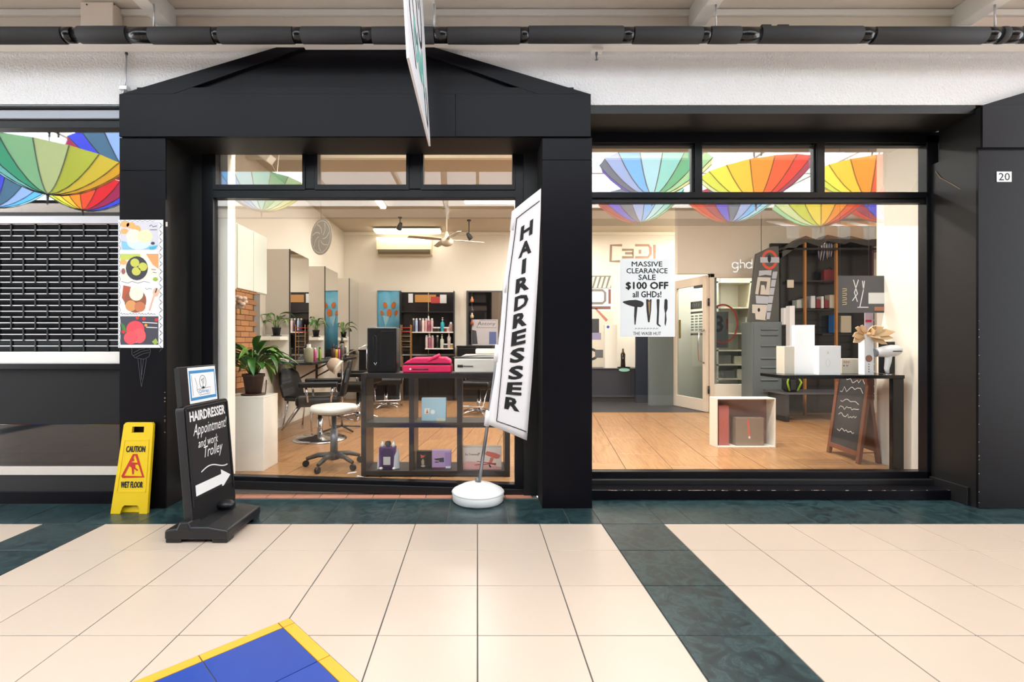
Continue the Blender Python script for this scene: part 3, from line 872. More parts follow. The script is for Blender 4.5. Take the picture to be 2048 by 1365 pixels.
def plant(name, label, loc, s, nl, potm, seed, pw=.085, ph=.15, tilt=1.0):
    rr = random.Random(seed)
    t = thing(name, label, 'plant', loc, world=False)
    MB().lathe([(pw * .72, 0), (pw, ph * .86), (pw * 1.1, ph * .87), (pw * 1.1, ph), (pw * .98, ph), (pw * .9, ph * .88)], 20).build('pot', potm, t)
    MB().lathe([(pw * 1.15, 0), (pw * 1.2, .012), (pw * .8, .014)], 20).build('saucer', potm, t)
    MB().lathe([(.0, ph * .90), (pw * .93, ph * .9)], 16).build('soil', SOIL, t)
    for k in range(nl):
        a = 2 * pi * k * .382 + rr.uniform(-.25, .25); r = k / nl
        h = ph + (.22 - .16 * r) * s * rr.uniform(.8, 1.1)
        base = Vector((.02 * cos(a), .02 * sin(a), ph * .9)); tip = Vector((.06 * s * cos(a) * (1 + r), .06 * s * sin(a) * (1 + r), h))
        MB().tube([base, (base + tip) / 2 + Vector((0, 0, .02)), tip], .0028, 5).build('stem', LEAF2, t)
        lf = link_mesh('leaf', LM[rr.randrange(3)], t, loc=tip, rot=(rr.uniform(-.3, .3), rr.uniform(-.45, .5) * tilt, a))
        sc = s * rr.uniform(.75, 1.1); lf.scale = (sc, sc, sc)
    return t
for k, (u, Y, lab) in enumerate(((553, 5.93, 'small leafy plant in a black pot beside the nearest mirror'), (632, 7.3, 'small leafy plant in a black pot beside the middle mirror'), (687, 8.7, 'small leafy plant in a black pot beside the farthest mirror'))):
    yw = {0: 6.03, 1: 7.42, 2: 8.83}[k]
    lg = solo(MB().box(-2.6, MX - .02, yw - .25, yw - .004, 1.19, 1.235), 'plant_ledge', INWHITE, ['white wall ledge carrying the plant at the nearest mirror', 'white wall ledge carrying the plant at the middle mirror', 'white wall ledge carrying the plant at the farthest mirror'][k], 'shelf', (-2.45, yw - .1, 1.19), 'plant ledges', .004)
    plant('potted_plant', lab, (X(u, yw - .12), yw - .12, 1.235), .72, 12, POTB, 20 + k, .05, .11)

# black shelf plank with bottles under the mirrors
sh = thing('bracket_shelf', 'long black shelf plank on brackets under the mirrors', 'shelf', (-2.2, 7, .9))
MB().box(-2.6, -2.02, 6.0, 8.2, .885, .915).build('plank', PLBLACK, sh, .004)
for y in (6.95, 7.9):
    MB().box(-2.6, -2.57, y - .012, y + .012, .5, .885).build('bracket', DGREY, sh)
    MB().tube([(-2.57, y, .62), (-2.1, y, .875)], .012, 8).build('strut', DGREY, sh)
# bottles ---------------------------------------------------------------
BPROF = {
 'pump': [(.028, 0), (.032, .004), (.032, .13), (.02, .15), (.011, .155), (.011, .175), (.014, .176), (.014, .19), (.004, .192), (.004, .21), (.012, .212), (.012, .222)],
 'slim': [(.02, 0), (.022, .003), (.022, .17), (.016, .178), (.016, .205), (.0, .207)],
 'wide': [(.036, 0), (.038, .004), (.038, .1), (.028, .12), (.018, .124), (.018, .15), (.0, .151)],
 'tub': [(.035, 0), (.036, .003), (.036, .05), (.038, .051), (.038, .072), (.0, .074)],
 'tall': [(.024, 0), (.03, .01), (.027, .1), (.03, .17), (.014, .2), (.01, .24), (.0, .245)],
}
BM = {}
def bottle(kind, loc, c, label, cap=None, s=1.0, group=None):
    key = (kind, c)
    m = mat('bottle_%d_%d_%d' % c, c, .25)
    t = thing('product_bottle', label, 'bottle', loc, world=False, group=group)
    t.scale = (s, s, s)
    pr = BPROF[kind]; h = pr[-1][1]
    cut = max(2, int(len(pr) * .55))
    if kind not in BM:
        BM[kind] = (MB().lathe(pr[:cut + 1], 12).mesh('body', m), MB().lathe(pr[cut:], 10).mesh('cap', m))
    b = link_mesh('body', BM[kind][0], t); setmat(b, m)
    k = link_mesh('cap', BM[kind][1], t); setmat(k, mat('cap_%d_%d_%d' % (cap or (30, 30, 32)), cap or (30, 30, 32), .3))
    return t
SB = [(6.12, 'wide', (142, 138, 112), 1.5, 'large olive-grey bottle first on the black shelf', (220, 215, 205)), (6.35, 'slim', (196, 74, 122), .85, 'pink bottle with white cap on the black shelf', (240, 238, 235)),
      (6.55, 'slim', (128, 160, 44), .9, 'lime green bottle on the black shelf', (70, 110, 40)), (7.15, 'tall', (82, 46, 34), .95, 'dark brown bottle on the black shelf', (30, 26, 24)),
      (7.3, 'tall', (190, 160, 44), .85, 'mustard yellow bottle on the black shelf', (26, 24, 22)), (7.45, 'slim', (204, 96, 136), .8, 'rose pink bottle with black cap on the black shelf', (24, 22, 24)),
      (7.62, 'tall', (104, 94, 86), 1.35, 'tall grey-brown bottle on the black shelf', (40, 36, 34)), (7.8, 'slim', (34, 32, 36), .9, 'black bottle last on the black shelf', (210, 205, 200))]
for y, k, c, s, lab, cap in SB: bottle(k, (-2.1, y, .915), c, lab, cap, s, 'bottles on the black shelf')

# ---------------- back wall: banner, display recess, mirror, black cabinets
WY = BY - .012
ban = thing('blue_banner', 'sky blue hanging banner with orange leaf print on the back wall', 'banner', (X(778, WY), WY, Z(705, WY)))
BLUEB = mat('sky_blue_vinyl', (104, 178, 208), .35, vary=.06, vscale=4)
mb = MB(); x0, x1 = X(755, WY), X(803, WY); z0, z1 = Z(712, WY), Z(582, WY); nn = 10
vs = []; fs = []
for i in range(nn + 1):
    x = x0 + (x1 - x0) * i / nn; y = WY - .012 + .006 * sin(i * 1.5)
    vs += [(x, y, z0), (x, y, z1)]
for i in range(nn): fs.append([2 * i, 2 * i + 2, 2 * i + 3, 2 * i + 1])
mb.add(vs, fs, True); o = mb.build('cloth', BLUEB, ban); md = o.modifiers.new('thick', 'SOLIDIFY'); md.thickness = .003
MB().tube([(x0, WY - .015, z1), (x1, WY - .015, z1)], .008, 8).build('rail', ALU, ban)
fb = Flat((X(755, WY), WY - .024, z0), (1, 0, 0), (0, 0, 1), ban); bwid = x1 - x0
ORL = mat('orange_print', (218, 120, 52), .6)
for (px, py, a, s) in ((.33, .78, .3, 1), (.68, .78, -.3, 1.1), (.5, .66, 0, 1.3), (.2, .66, .5, .8), (.78, .66, -.4, .9)):
    pts = [(px * bwid + s * .04 * cos(t) * cos(a) - s * .06 * sin(t) * sin(a), py * (z1 - z0) + s * .04 * cos(t) * sin(a) + s * .06 * sin(t) * cos(a)) for t in [2 * pi * k / 10 for k in range(10)]]
    fb.poly('leaf_print', pts, ORL)
fb.poly('diamond_print', [(.22 * bwid, .62 * (z1 - z0)), (.5 * bwid, .6 * (z1 - z0)), (.34 * bwid, .44 * (z1 - z0))], mat('pale_blue_print', (160, 210, 226), .5))

du = thing('display_shelf', 'black wall display with white shelves full of bottles on the back wall', 'shelf', (X(856, WY), WY, 0))
x0, x1 = X(803, WY), X(910, WY)
bx('back_panel', mat('dark_mirror_back', (34, 30, 30), .12), x0, x1, WY - .005, BY - .001, .93, Z(585, WY), du)
for xx in (x0, x1 - .02): bx('side', PLBLACK, xx, xx + .02, WY - .26, WY - .004, .93, Z(585, WY), du)
SHW = mat('white_shelf_board', (240, 236, 230), .5)
zs1, zs2 = Z(664, 9.35), Z(697, 9.35)
bx('shelf_board', SHW, X(820, 9.35), x1, 9.34, WY - .004, zs1 - .02, zs1, du); bx('shelf_board', SHW, X(850, 9.35), x1 - .02, 9.34, WY - .004, zs2 - .02, zs2, du)
bx('shelf_board', PLBLACK, x0, x1, WY - .2, WY - .004, Z(625, WY) - .012, Z(625, WY), du)
bx('upright', mat('tan_upright', (190, 170, 132), .5), X(857, WY) - .006, X(857, WY) + .006, WY - .02, WY - .006, .9, Z(586, WY), du)
bx('picture_strip', mat('amber_glass', (196, 140, 70), .4), X(830, WY), X(872, WY), WY - .018, WY - .008, Z(605, WY), Z(590, WY), du)
bx('picture_strip', mat('red_card', (186, 60, 58), .5), X(862, WY), X(880, WY), WY - .02, WY - .009, Z(607, WY), Z(594, WY), du)
bx('picture_strip', PAPER, X(880, WY), X(893, WY), WY - .018, WY - .008, Z(607, WY), Z(590, WY), du)
bx('picture_strip', PAPER, X(817, WY), X(826, WY), WY - .018, WY - .008, Z(606, WY), Z(588, WY), du)
row1 = [(827, 'slim', (60, 58, 66)), (833, 'slim', (168, 190, 224)), (840, 'slim', (72, 44, 60)), (846, 'slim', (226, 206, 204)), (852, 'slim', (214, 170, 164)), (857, 'tall', (150, 84, 100)), (864, 'slim', (196, 160, 168)), (870, 'tub', (36, 30, 30)), (876, 'tub', (40, 36, 36)), (885, 'pump', (40, 160, 176)), (891, 'tub', (120, 40, 52)), (896, 'tub', (214, 180, 180)), (902, 'wide', (150, 120, 112))]
n1 = ['charcoal', 'pale blue', 'plum', 'blush white', 'salmon', 'tall mauve', 'dusty pink', 'small black tub', 'dark brown tub', 'turquoise pump', 'wine red tub', 'pale rose tub', 'taupe jar']
for (u, k, c), nm in zip(row1, n1):
    bottle(k, (X(u, 9.42), 9.42, zs1), c, nm + ' product on the upper white display shelf', (230, 225, 220), 1.25, 'bottles on the upper white display shelf')
row2 = [(853, 'slim', (220, 200, 198)), (859, 'tall', (150, 90, 110)), (865, 'slim', (188, 150, 150)), (875, 'slim', (30, 28, 30)), (884, 'pump', (200, 206, 190)), (891, 'tub', (60, 54, 52)), (898, 'tall', (206, 190, 180)), (904, 'tub', (214, 164, 80))]
n2 = ['cream', 'mauve', 'dusty rose', 'black', 'pale green pump', 'dark tub', 'beige', 'amber tub']
for (u, k, c), nm in zip(row2, n2):
    bottle(k, (X(u, 9.42), 9.42, zs2), c, nm + ' product on the lower white display shelf', (225, 222, 218), 1.2, 'bottles on the lower white display shelf')
# wire basket tower left of the bottles
bt = thing('basket_tower', 'tall brown basket tower with red rim beside the bottle display', 'basket', (X(812, 9.2), 9.16, IZ))
WK = mat('wicker_brown', (150, 110, 62), .7); RD = mat('red_basket', (190, 54, 40), .5)
for k, v in enumerate((656, 664, 673, 683, 694)):
    z = Z(v, 9.16); xa, xb = X(803, 9.16), X(822, 9.16)
    MB().tube([(xa, 9.08, z), (xb, 9.08, z), (xb, 9.24, z), (xa, 9.24, z)], .008, 6, True).build('basket_rim', RD if k < 2 else WK, bt)
    MB().box(xa + .01, xb - .01, 9.09, 9.23, z - .07, z - .05).build('tray', PLBLACK, bt)
for xa in (X(803, 9.16), X(822, 9.16)):
    for yy in (9.08, 9.24): MB().tube([(xa, yy, IZ), (xa, yy, Z(650, 9.16))], .008, 6).build('post', WK, bt)

bm2 = thing('salon_mirror', 'framed mirror on the back wall right of the bottle display', 'mirror', (X(969, WY), WY, Z(692, WY)))
bx('frame', DGREY, X(933, WY), X(1005, WY), WY - .012, BY, Z(692, WY), Z(582, WY), bm2, .003)
bx('glass', mat('dim_mirror', (120, 112, 108), .03, metal=1.0), X(937, WY), X(1003, WY), WY - .016, WY - .011, Z(689, WY), Z(585, WY), bm2)
pc = thing('framed_card', 'grey card reading Antony leaning against the salon mirror', 'sign', (X(970, 9.52), 9.52, Z(690, 9.5)))
pf = Flat((X(970, 9.52), 9.54, Z(662, 9.52)), (1, 0, 0), (0, 0, 1), pc)
pf.rect('card', -.26, -.28, .25, .22, mat('lilac_grey_card', (190, 184, 186), .6), 0, .004)
pf.text('lettering', 'Antony', .03, .13, DGREY, h=.09, w=.34, d=.005, slant=.2)
pf.strokes('outline', [[(-.16, .06), (.22, .06), (.22, .2), (-.1, .2), (-.16, .06)]], .007, DGREY, .005)
pf.rect('print', .08, -.26, .22, -.02, mat('slate_blue_print', (92, 104, 150), .6), .005)
pf.poly('print', [(-.25, -.26), (-.25, .02), (-.17, 0), (-.14, -.26)], DGREY, .005)
gar = thing('ornament_garland', 'string of small brown and sand ornaments down the salon mirror edge', 'garland', (X(944, 9.5), 9.5, Z(692, 9.5)))
MB().tube([(X(944, 9.5), 9.5, Z(692, 9.1)), (X(944, 9.5), 9.5, Z(584, 9.5)), (X(944, 9.5), WY - .012, Z(584, 9.5))], .004, 6).build('cord', DGREY, gar)
for v, c_, nm in ((600, (206, 140, 90), 'amber'), (620, (60, 52, 48), 'dark'), (632, (196, 176, 150), 'sand'), (646, (150, 74, 44), 'rust')):
    MB().lathe([(.0, -.05), (.03, -.045), (.035, .0), (.015, .03), (.018, .055), (.0, .06)], 10, (X(944, 9.5), 9.5, Z(v, 9.5))).build('ornament', mat('ornament_%s' % nm, c_, .4), gar)
BCAB = mat('black_cabinet', (20, 20, 23), .25)
def cabinet(name, label, x0, x1, y0, y1, z1, doors, m=BCAB, z0=None):
    z0 = IZ if z0 is None else z0
    t = thing(name, label, 'cabinet', ((x0 + x1) / 2, (y0 + y1) / 2, z0))
    MB().box(x0, x1, y0 + .02, y1, z0, z1 - .025).build('body', m, t, .003)
    MB().box(x0 - .01, x1 + .01, y0 - .01, y1, z1 - .025, z1).build('top', m, t, .004)
    w = (x1 - x0) / doors
    for k in range(doors):
        d = MB().box(x0 + k * w + .004, x0 + (k + 1) * w - .004, y0, y0 + .02, z0 + .08, z1 - .04).build('door', m, t, .003)
        hx = x0 + (k + (.85 if k % 2 == 0 else .15)) * w
        MB().box(hx - .006, hx + .006, y0 - .016, y0, z1 - .25, z1 - .12).build('handle', ALU, d)
    return t
cabinet('black_cabinet', 'glossy black cabinet on the back wall beneath the salon mirror', X(914, 9.1), .86, 9.1, BY - .002, Z(692, 9.1), 3)
cabinet('black_cabinet', 'glossy black cabinet on the back wall beneath the blue banner', -2.2, X(792, 9.1), 9.1, BY - .002, Z(700, 9.1), 3)
cabinet('black_cabinet', 'low black cabinet beneath the bottle display', X(806, 9.3), X(908, 9.3), 9.3, 9.58, Z(712, 9.3), 2)
# ---------------- chairs, stool, pedestal
def styling_chair(name, label, loc, rz, base='star'):
    t = thing(name, label, 'chair', loc, rz, world=False, group='black salon chairs')
    if base == 'disc': MB().lathe([(.30, 0), (.30, .012), (.26, .03), (.08, .045), (.05, .06)], 32).build('base', STEEL, t)
    else:
        MB().lathe([(.04, .03), (.05, .06), (.035, .1)], 14).build('hub', STEEL, t)
        for k in range(5):
            a = 2 * pi * k / 5 + .3
            MB().tube([(.03 * cos(a), .03 * sin(a), .07), (.18 * cos(a), .18 * sin(a), .055), (.30 * cos(a), .30 * sin(a), .02)], [.022, .02, .014], 8).build('foot', STEEL, t)
    MB().lathe([(.032, .04), (.032, .25), (.024, .25), (.024, .40)], 16).build('column', STEEL, t)
    MB().box(-.25, .25, -.24, .22, .40, .52).build('seat', LEATHER, t, .04, 3)
    bk = MB()
    pts = [(-.25, .22, .50), (.25, .22, .50), (.26, .26, .66), (.22, .29, .82), (.12, .30, .90), (-.12, .30, .90), (-.22, .29, .82), (-.26, .26, .66)]
    bk.prism(pts, (0, .06, .01)); bk.build('backrest', LEATHER, t, .02, 2)
    for s in (-1, 1):
        MB().box(s * .28 - .03, s * .28 + .03, -.20, .22, .62, .68).build('armrest', LEATHER, t, .015, 2)
        MB().tube([(s * .28, -.12, .63), (s * .27, -.10, .46)], .014, 8).build('arm_post', STEEL, t)
        MB().tube([(s * .28, .16, .63), (s * .27, .14, .46)], .014, 8).build('arm_post', STEEL, t)
    f = MB().tube([(-.2, -.2, .42), (-.2, -.38, .16), (.2, -.38, .16), (.2, -.2, .42)], .012, 8).build('footrest', STEEL, t)
    return t
styling_chair('salon_chair', 'black salon chair on a round chrome base beside the stool', (X(640, 5.65), 5.65, IZ), radians(-78), 'disc')
styling_chair('salon_chair', 'black salon chair on a star base facing the middle mirror', (X(716, 7.2), 7.2, IZ), radians(-95))
styling_chair('salon_chair', 'black salon chair on a chrome star base seen through the cube shelf', (X(772, 8.35), 8.35, IZ), radians(15))
styling_chair('salon_chair', 'black salon chair in front of the back cabinets behind the banner', (X(958, 7.6), 7.6, IZ), radians(-20))
vc = thing('visitor_chair', 'black padded visitor chair with thin metal legs by the left wall', 'chair', (-2.2, 6.36, IZ), radians(75), world=False)
vc.scale = (.92, .92, .92)
MB().box(-.24, .24, -.23, .22, .40, .47).build('seat', LEATHER, vc, .03, 3)
pts = [(-.23, .2, .44), (.23, .2, .44), (.25, .24, .6), (.2, .28, .78), (.1, .3, .84), (-.1, .3, .84), (-.2, .28, .78), (-.25, .24, .6)]
MB().prism(pts, (0, .05, 0)).build('backrest', LEATHER, vc, .02, 2)
for sx in (-1, 1):
    MB().tube([(sx * .2, -.18, .41), (sx * .23, -.22, 0)], .011, 8).build('leg', STEEL, vc)
    MB().tube([(sx * .2, .17, .41), (sx * .23, .24, 0)], .011, 8).build('leg', STEEL, vc)
hood = thing('hair_dryer_hood', 'beige hooded hair dryer on a metal stand behind the stool', 'hair dryer', (X(672, 6.2), 6.2, IZ))
hx, hy, hz = X(668, 6.2), 6.2, Z(730, 6.2)
BEI = mat('beige_plastic', (196, 172, 150), .4)
MB().lathe([(.085, -.07), (.095, -.06), (.09, .02), (.06, .07), (.0, .085)], 18, (hx, hy, hz), Matrix.Rotation(radians(-60), 3, 'Y')).build('hood', BEI, hood)
MB().lathe([(.096, -.075), (.100, -.072), (.098, -.05)], 18, (hx, hy, hz), Matrix.Rotation(radians(-60), 3, 'Y')).build('rim', INWHITE, hood)
MB().tube([(hx + .06, hy, hz), (X(684, 6.2), 6.2, Z(715, 6.2)), (X(684, 6.2), 6.2, IZ + .05)], .014, 8).build('stand', STEEL, hood)
MB().tube([(X(684, 6.2), 6.2, Z(712, 6.2)), (X(735, 6.2), 6.2, Z(690, 6.2))], .008, 6).build('arm', STEEL, hood)
for k in range(4):
    a = pi / 4 + pi / 2 * k
    MB().tube([(X(684, 6.2), 6.2, IZ + .06), (X(684, 6.2) + .26 * cos(a), 6.2 + .26 * sin(a), IZ + .02)], .012, 6).build('foot', PLBLACK, hood)
# wall power socket and cable
so = thing('power_socket', 'white power socket with dangling black cable on the left wall', 'socket', (-2.59, 6.05, .75))
bx('plate', INWHITE, -2.6, -2.59, 5.98, 6.1, .66, .74, so, .003)
MB().tube([(-2.585, 6.02, .70), (-2.54, 5.9, .6), (-2.55, 5.85, .42), (-2.5, 6.0, .3)], .006, 6).build('cable', PLBLACK, so)

ped = thing('pedestal', 'square white pedestal under the large potted plant', 'pedestal', (-2.03, 4.4, IZ))
bx('body', INWHITE, -2.22, -1.853, 4.256, 4.56, IZ, Z(794, 4.256) - .012, ped, .003)
bx('top_board', INWHITE, -2.222, -1.851, 4.254, 4.562, Z(794, 4.256) - .012, Z(794, 4.256), ped, .003)
lt = plant('peace_lily', 'large leafy green plant in a brown pot on the white pedestal', (X(507, 4.4), 4.4, Z(794, 4.256)), 1.0, 60, POT, 5, .088, .19)
stl = thing('rolling_stool', 'rolling salon stool with round white padded seat near the window', 'stool', (X(668, 4.42), 4.42, IZ), world=False)
sz = Z(810, 4.42) - IZ
MB().lathe([(.0, sz - .075), (.17, sz - .07), (.205, sz - .05), (.21, sz - .025), (.195, sz - .005), (.0, sz + .002)], 36).build('seat', mat('white_vinyl', (240, 235, 222), .35), stl)
MB().lathe([(.12, sz - .085), (.15, sz - .075)], 20).build('seat_plate', DGREY, stl)
MB().lathe([(.034, .1), (.034, .33), (.022, .33), (.022, sz - .08)], 16).build('column', GREYM, stl)
MB().tube([(.03, 0, sz - .1), (.14, -.05, sz - .12), (.19, -.07, sz - .13)], .006, 6).build('lever', STEEL, stl)
STB = mat('stool_base_grey', (82, 78, 74), .45)
MB().lathe([(.05, .07), (.055, .1), (.04, .13)], 16).build('hub', STB, stl)
for k in range(5):
    a = 2 * pi * k / 5 - .6
    c_, s_ = cos(a), sin(a)
    MB().tube([(.03 * c_, .03 * s_, .11), (.14 * c_, .14 * s_, .105), (.245 * c_, .245 * s_, .07)], [.026, .022, .016], 8).build('foot', STB, stl)
    MB().lathe([(.028, -.014), (.028, .014)], 14, (.25 * c_, .25 * s_, .029), Matrix.Rotation(a, 3, 'Z') @ Matrix.Rotation(pi / 2, 3, 'X')).build('caster', PLBLACK, stl)

# ---------------- cube shelf in the window with its goods
CY0, CY1 = 4.08, 4.38
cs = thing('cube_shelf', 'black-brown cube shelf of six open compartments inside the window', 'shelf', (-.35, 4.2, IZ))
CBM = mat('black_brown_board', (40, 35, 34), .35, vary=.1)
cx0, cx1 = X(722, CY0), X(1020, CY0); cz1 = Z(747, CY0)
th = .042
xs = [cx0, cx0 + (cx1 - cx0 - th) / 3, cx0 + 2 * (cx1 - cx0 - th) / 3, cx1 - th]
for x in (xs[0], xs[3]): bx('side_panel', CBM, x, x + th, CY0, CY1, IZ, cz1, cs, .002)
zs = [IZ + .01, (IZ + cz1 - th) / 2, cz1 - th]
for z in zs: bx('shelf_board', CBM, xs[0] + th, xs[3], CY0, CY1, z, z + th, cs, .002)
for x in xs[1:3]:
    for z0, z1 in ((zs[0] + th, zs[1]), (zs[1] + th, zs[2])): bx('divider', CBM, x, x + th, CY0, CY1, z0, z1, cs, .002)
# black upright case
yb = 4.12
t = thing('upright_case', 'tall black upright styling case with zip standing on the cube shelf', 'case', (X(762, yb), yb + .1, cz1))
MB().box(X(734, yb), X(793, yb), yb, yb + .2, cz1, Z(655, yb)).build('body', LEATHER, t, .012, 3)
MB().tube([(X(747, yb), yb - .003, cz1 + .06), (X(747, yb), yb - .003, Z(675, yb)), (X(750, yb), yb - .003, Z(671, yb)), (X(753, yb), yb - .003, Z(675, yb)), (X(753, yb), yb - .003, cz1 + .06)], .005, 6).build('zip', PLBLACK, t)
MB().tube([(X(748, yb), yb - .006, Z(725, yb)), (X(751, yb), yb - .006, Z(731, yb)), (X(754, yb), yb - .006, Z(725, yb))], .003, 6).build('zip_pull', STEEL, t)
MB().tube([(X(733, yb), yb + .02, Z(738, yb)), (X(733, yb), yb + .02, Z(690, yb))], .007, 8).build('chrome_edge', STEEL, t)
MB().box(X(762, yb), X(789, yb), yb - .006, yb, Z(735, yb), Z(662, yb)).build('pocket', LEATHER, t, .004)
PINK = mat('hot_pink_fabric', (228, 32, 92), .55, bump=.1); 
def bag(name, label, u0, u1, vt, vm, m, strip, extra=None):
    t = thing(name, label, 'bag', ((X(u0, yb) + X(u1, yb)) / 2, yb + .1, cz1))
    x0, x1 = X(u0, yb), X(u1, yb)
    MB().box(x0, x1, yb - .01, yb + .22, cz1, Z(vm, yb)).build('body', m, t, .012, 3)
    MB().box(x0 + .004, x1 - .004, yb - .008, yb + .218, Z(vm, yb) - .001, Z(vm, yb) + .006).build('zip_seam', strip, t)
    q = [(x0 + .005, Z(vm, yb) + .006), (x1 - .005, Z(vm, yb) + .006), (x1 - .012, Z(vt + 5, yb)), (x1 - .05, Z(vt, yb)), (x0 + .09, Z(vt + 1, yb)), (x0 + .04, Z(vt + 7, yb))]
    MB().prism([(a, yb, b) for a, b in q], (0, .2, 0)).build('lid', m, t, .012, 3)
    return t
t = bag('styling_bag', 'hot pink styling bag lying on top of the cube shelf', 805, 903, 715, 730, PINK, PLBLACK)
MB().tube([(X(848, yb), yb + .02, Z(727, yb)), (X(866, yb), yb + .0, Z(717, yb)), (X(880, yb), yb, Z(710, yb))], .014, 10).build('handle', PINK, t)
MB().tube([(X(826, yb), yb - .013, Z(738.5, yb)), (X(857, yb), yb - .013, Z(738.5, yb))], .005, 6).build('zip', DGREY, t)
MB().lathe([(.008, -.004), (.008, .004)], 10, (X(821, yb), yb - .015, Z(738.5, yb)), Matrix.Rotation(pi / 2, 3, 'X')).build('logo_stud', INWHITE, t)
WBAG = mat('white_bag_vinyl', (238, 232, 220), .45)
t = bag('styling_bag', 'white styling bag lying on top of the cube shelf behind the banner', 909, 1002, 709, 717, WBAG, DGREY)
MB().tube([(X(915, yb), yb - .013, Z(732.5, yb)), (X(926, yb), yb - .013, Z(732.5, yb))], .011, 8).build('logo_badge', PLBLACK, t)
MB().tube([(X(927, yb), yb - .013, Z(732.5, yb)), (X(946, yb), yb - .013, Z(733, yb))], .006, 8).build('zip', GREYM, t)
t2 = solo(MB().box(X(951, 4.25), X(1000, 4.25), 4.2, 4.32, Z(708, 4.2), Z(698, 4.25)), 'rolled_towel', WBAG, 'folded cream towel on top of the white styling bag', 'towel', (X(975, 4.25), 4.25, Z(708, 4.2)), bevel=.012)
# goods in the compartments
GY = 4.13
def gbox(name, label, u0, u1, v0, v1, Y, d, m, cat='box', bevel=.002, z0=None):
    zb = Z(v1, Y) if z0 is None else z0
    t = thing(name, label, cat, ((X(u0, Y) + X(u1, Y)) / 2, Y + d / 2, zb))
    MB().box(X(u0, Y), X(u1, Y), Y, Y + d, zb, Z(v0, Y)).build('body', m, t, bevel)
    f = Flat((X(u0, Y), Y - .0006, zb), (1, 0, 0), (0, 0, 1), t)
    return t, f, X(u1, Y) - X(u0, Y), Z(v0, Y) - zb
zlo = IZ + .01 + th; zhi = zs[1] + th
t, f, w, h = gbox('gift_box', 'pale blue gift box in the upper middle compartment', 843, 892, 797, 846, 4.16, .06, mat('pale_blue_card', (176, 208, 218), .5), z0=zhi)
f.poly('print', [(.12 * w, .32 * h), (.3 * w, .32 * h), (.34 * w, .56 * h), (.12 * w, .56 * h)], INWHITE); f.poly('print', [(.18 * w, .34 * h), (.28 * w, .34 * h), (.24 * w, .55 * h)], mat('copper_print', (196, 128, 96), .4), .001)
f.disc('print', .46 * w, .4 * h, .09 * w, .1 * h, PAPER); f.rect('label', .62 * w, 0, .95 * w, .12 * h, mat('cream_label', (226, 222, 190), .6))
t = thing('gift_set', 'purple and white gift set with two white bottles in the lower left compartment', 'gift set', (X(778, GY), GY + .05, zlo))
PUR = mat('purple_card', (86, 44, 110), .45); DPUR = mat('deep_purple', (52, 24, 74), .45)
MB().box(X(758, GY), X(790, GY), GY, GY + .08, zlo, Z(896, GY)).build('carton', PUR, t, .004)
MB().prism([(X(764, GY), GY - .006, zlo + .01), (X(784, GY), GY - .006, zlo + .01), (X(787, GY), GY - .006, Z(905, GY)), (X(780, GY), GY - .006, Z(897, GY)), (X(768, GY), GY - .006, Z(897, GY)), (X(762, GY), GY - .006, Z(905, GY))], (0, .006, 0)).build('front_shield', DPUR, t)
MB().box(X(767, GY), X(781, GY), GY - .009, GY - .006, Z(930, GY), Z(914, GY)).build('window_label', mat('silver_label', (186, 186, 178), .4), t)
for u in (763, 786): MB().lathe([(.016, 0), (.016, .03), (.008, .034), (.008, .045)], 12, (X(u, GY), GY + .04, Z(896, GY))).build('bottle_cap', INWHITE, t)
MB().lathe([(.012, 0), (.028, .02), (.022, .045), (.0, .05)], 12, (X(774.5, GY), GY + .04, Z(896, GY))).build('bow_knob', DGREY, t)
for u0, u1, m_ in ((754.5, 762, INWHITE), (787, 797, PAPER)):
    MB().prism([(X(u0, GY), GY - .01, zlo), (X(u1, GY), GY + .03, zlo), (X(u1 - 2, GY), GY + .03, Z(898, GY)), (X(u0 + 2, GY), GY - .01, Z(912, GY))], (.004, .01, 0)).build('side_flap', m_, t)
for u in (763, 789): MB().ball((X(u, GY), GY - .02, zlo + .012), (.016, .014, .012)).build('soap', INWHITE, t)
t, f, w, h = gbox('gift_box', 'black gift box with pink flower print in the lower middle compartment', 833, 863, 903, 945, 4.17, .05, mat('black_card', (30, 27, 28), .4), z0=zlo)
f.poly('print', [(.3 * w, .58 * h), (.5 * w, .64 * h), (.62 * w, .78 * h), (.44 * w, .74 * h), (.26 * w, .8 * h)], mat('coral_print', (214, 106, 92), .5)); f.poly('print', [(.34 * w, .2 * h), (.5 * w, .2 * h), (.54 * w, .42 * h), (.42 * w, .56 * h), (.32 * w, .42 * h)], mat('sand_print', (196, 176, 140), .5)); f.disc('print', .44 * w, .12 * h, .14 * w, .06 * h, GREYP); f.ring('print', .72 * w, .5 * h, .22 * w, .4 * h, .003, DGREY)
LIL = mat('lilac_card', (184, 154, 196), .5)
t, f, w, h = gbox('gift_box', 'lilac gift box in the lower middle compartment beside the black one', 864, 902, 902, 947, 4.15, .06, LIL, z0=zlo)
f.rect('print', 0, 0, w, .07 * h, mat('plum_print', (120, 34, 72), .5)); f.poly('print', [(.1 * w, .55 * h), (.62 * w, .62 * h), (.64 * w, .36 * h), (.4 * w, .36 * h), (.36 * w, .46 * h), (.2 * w, .46 * h)], DGREY, .001); f.rect('label', .72 * w, .02 * h, .98 * w, .13 * h, PAPER, .001); f.rect('print', .68 * w, .15 * h, .98 * w, .9 * h, mat('violet_print', (160, 134, 186), .5))
f.poly('print', [(.14 * w, .34 * h), (.34 * w, .33 * h), (.38 * w, .39 * h), (.16 * w, .4 * h)], MATS['plum_print'], .0015)
DW = mat('dryer_box_white', (238, 226, 216), .45)
t, f, w, h = gbox('hair_dryer_box', 'white box printed with a pink hair dryer in the lower right compartment', 926, 1003, 896, 950, 4.12, .1, DW, z0=zlo)
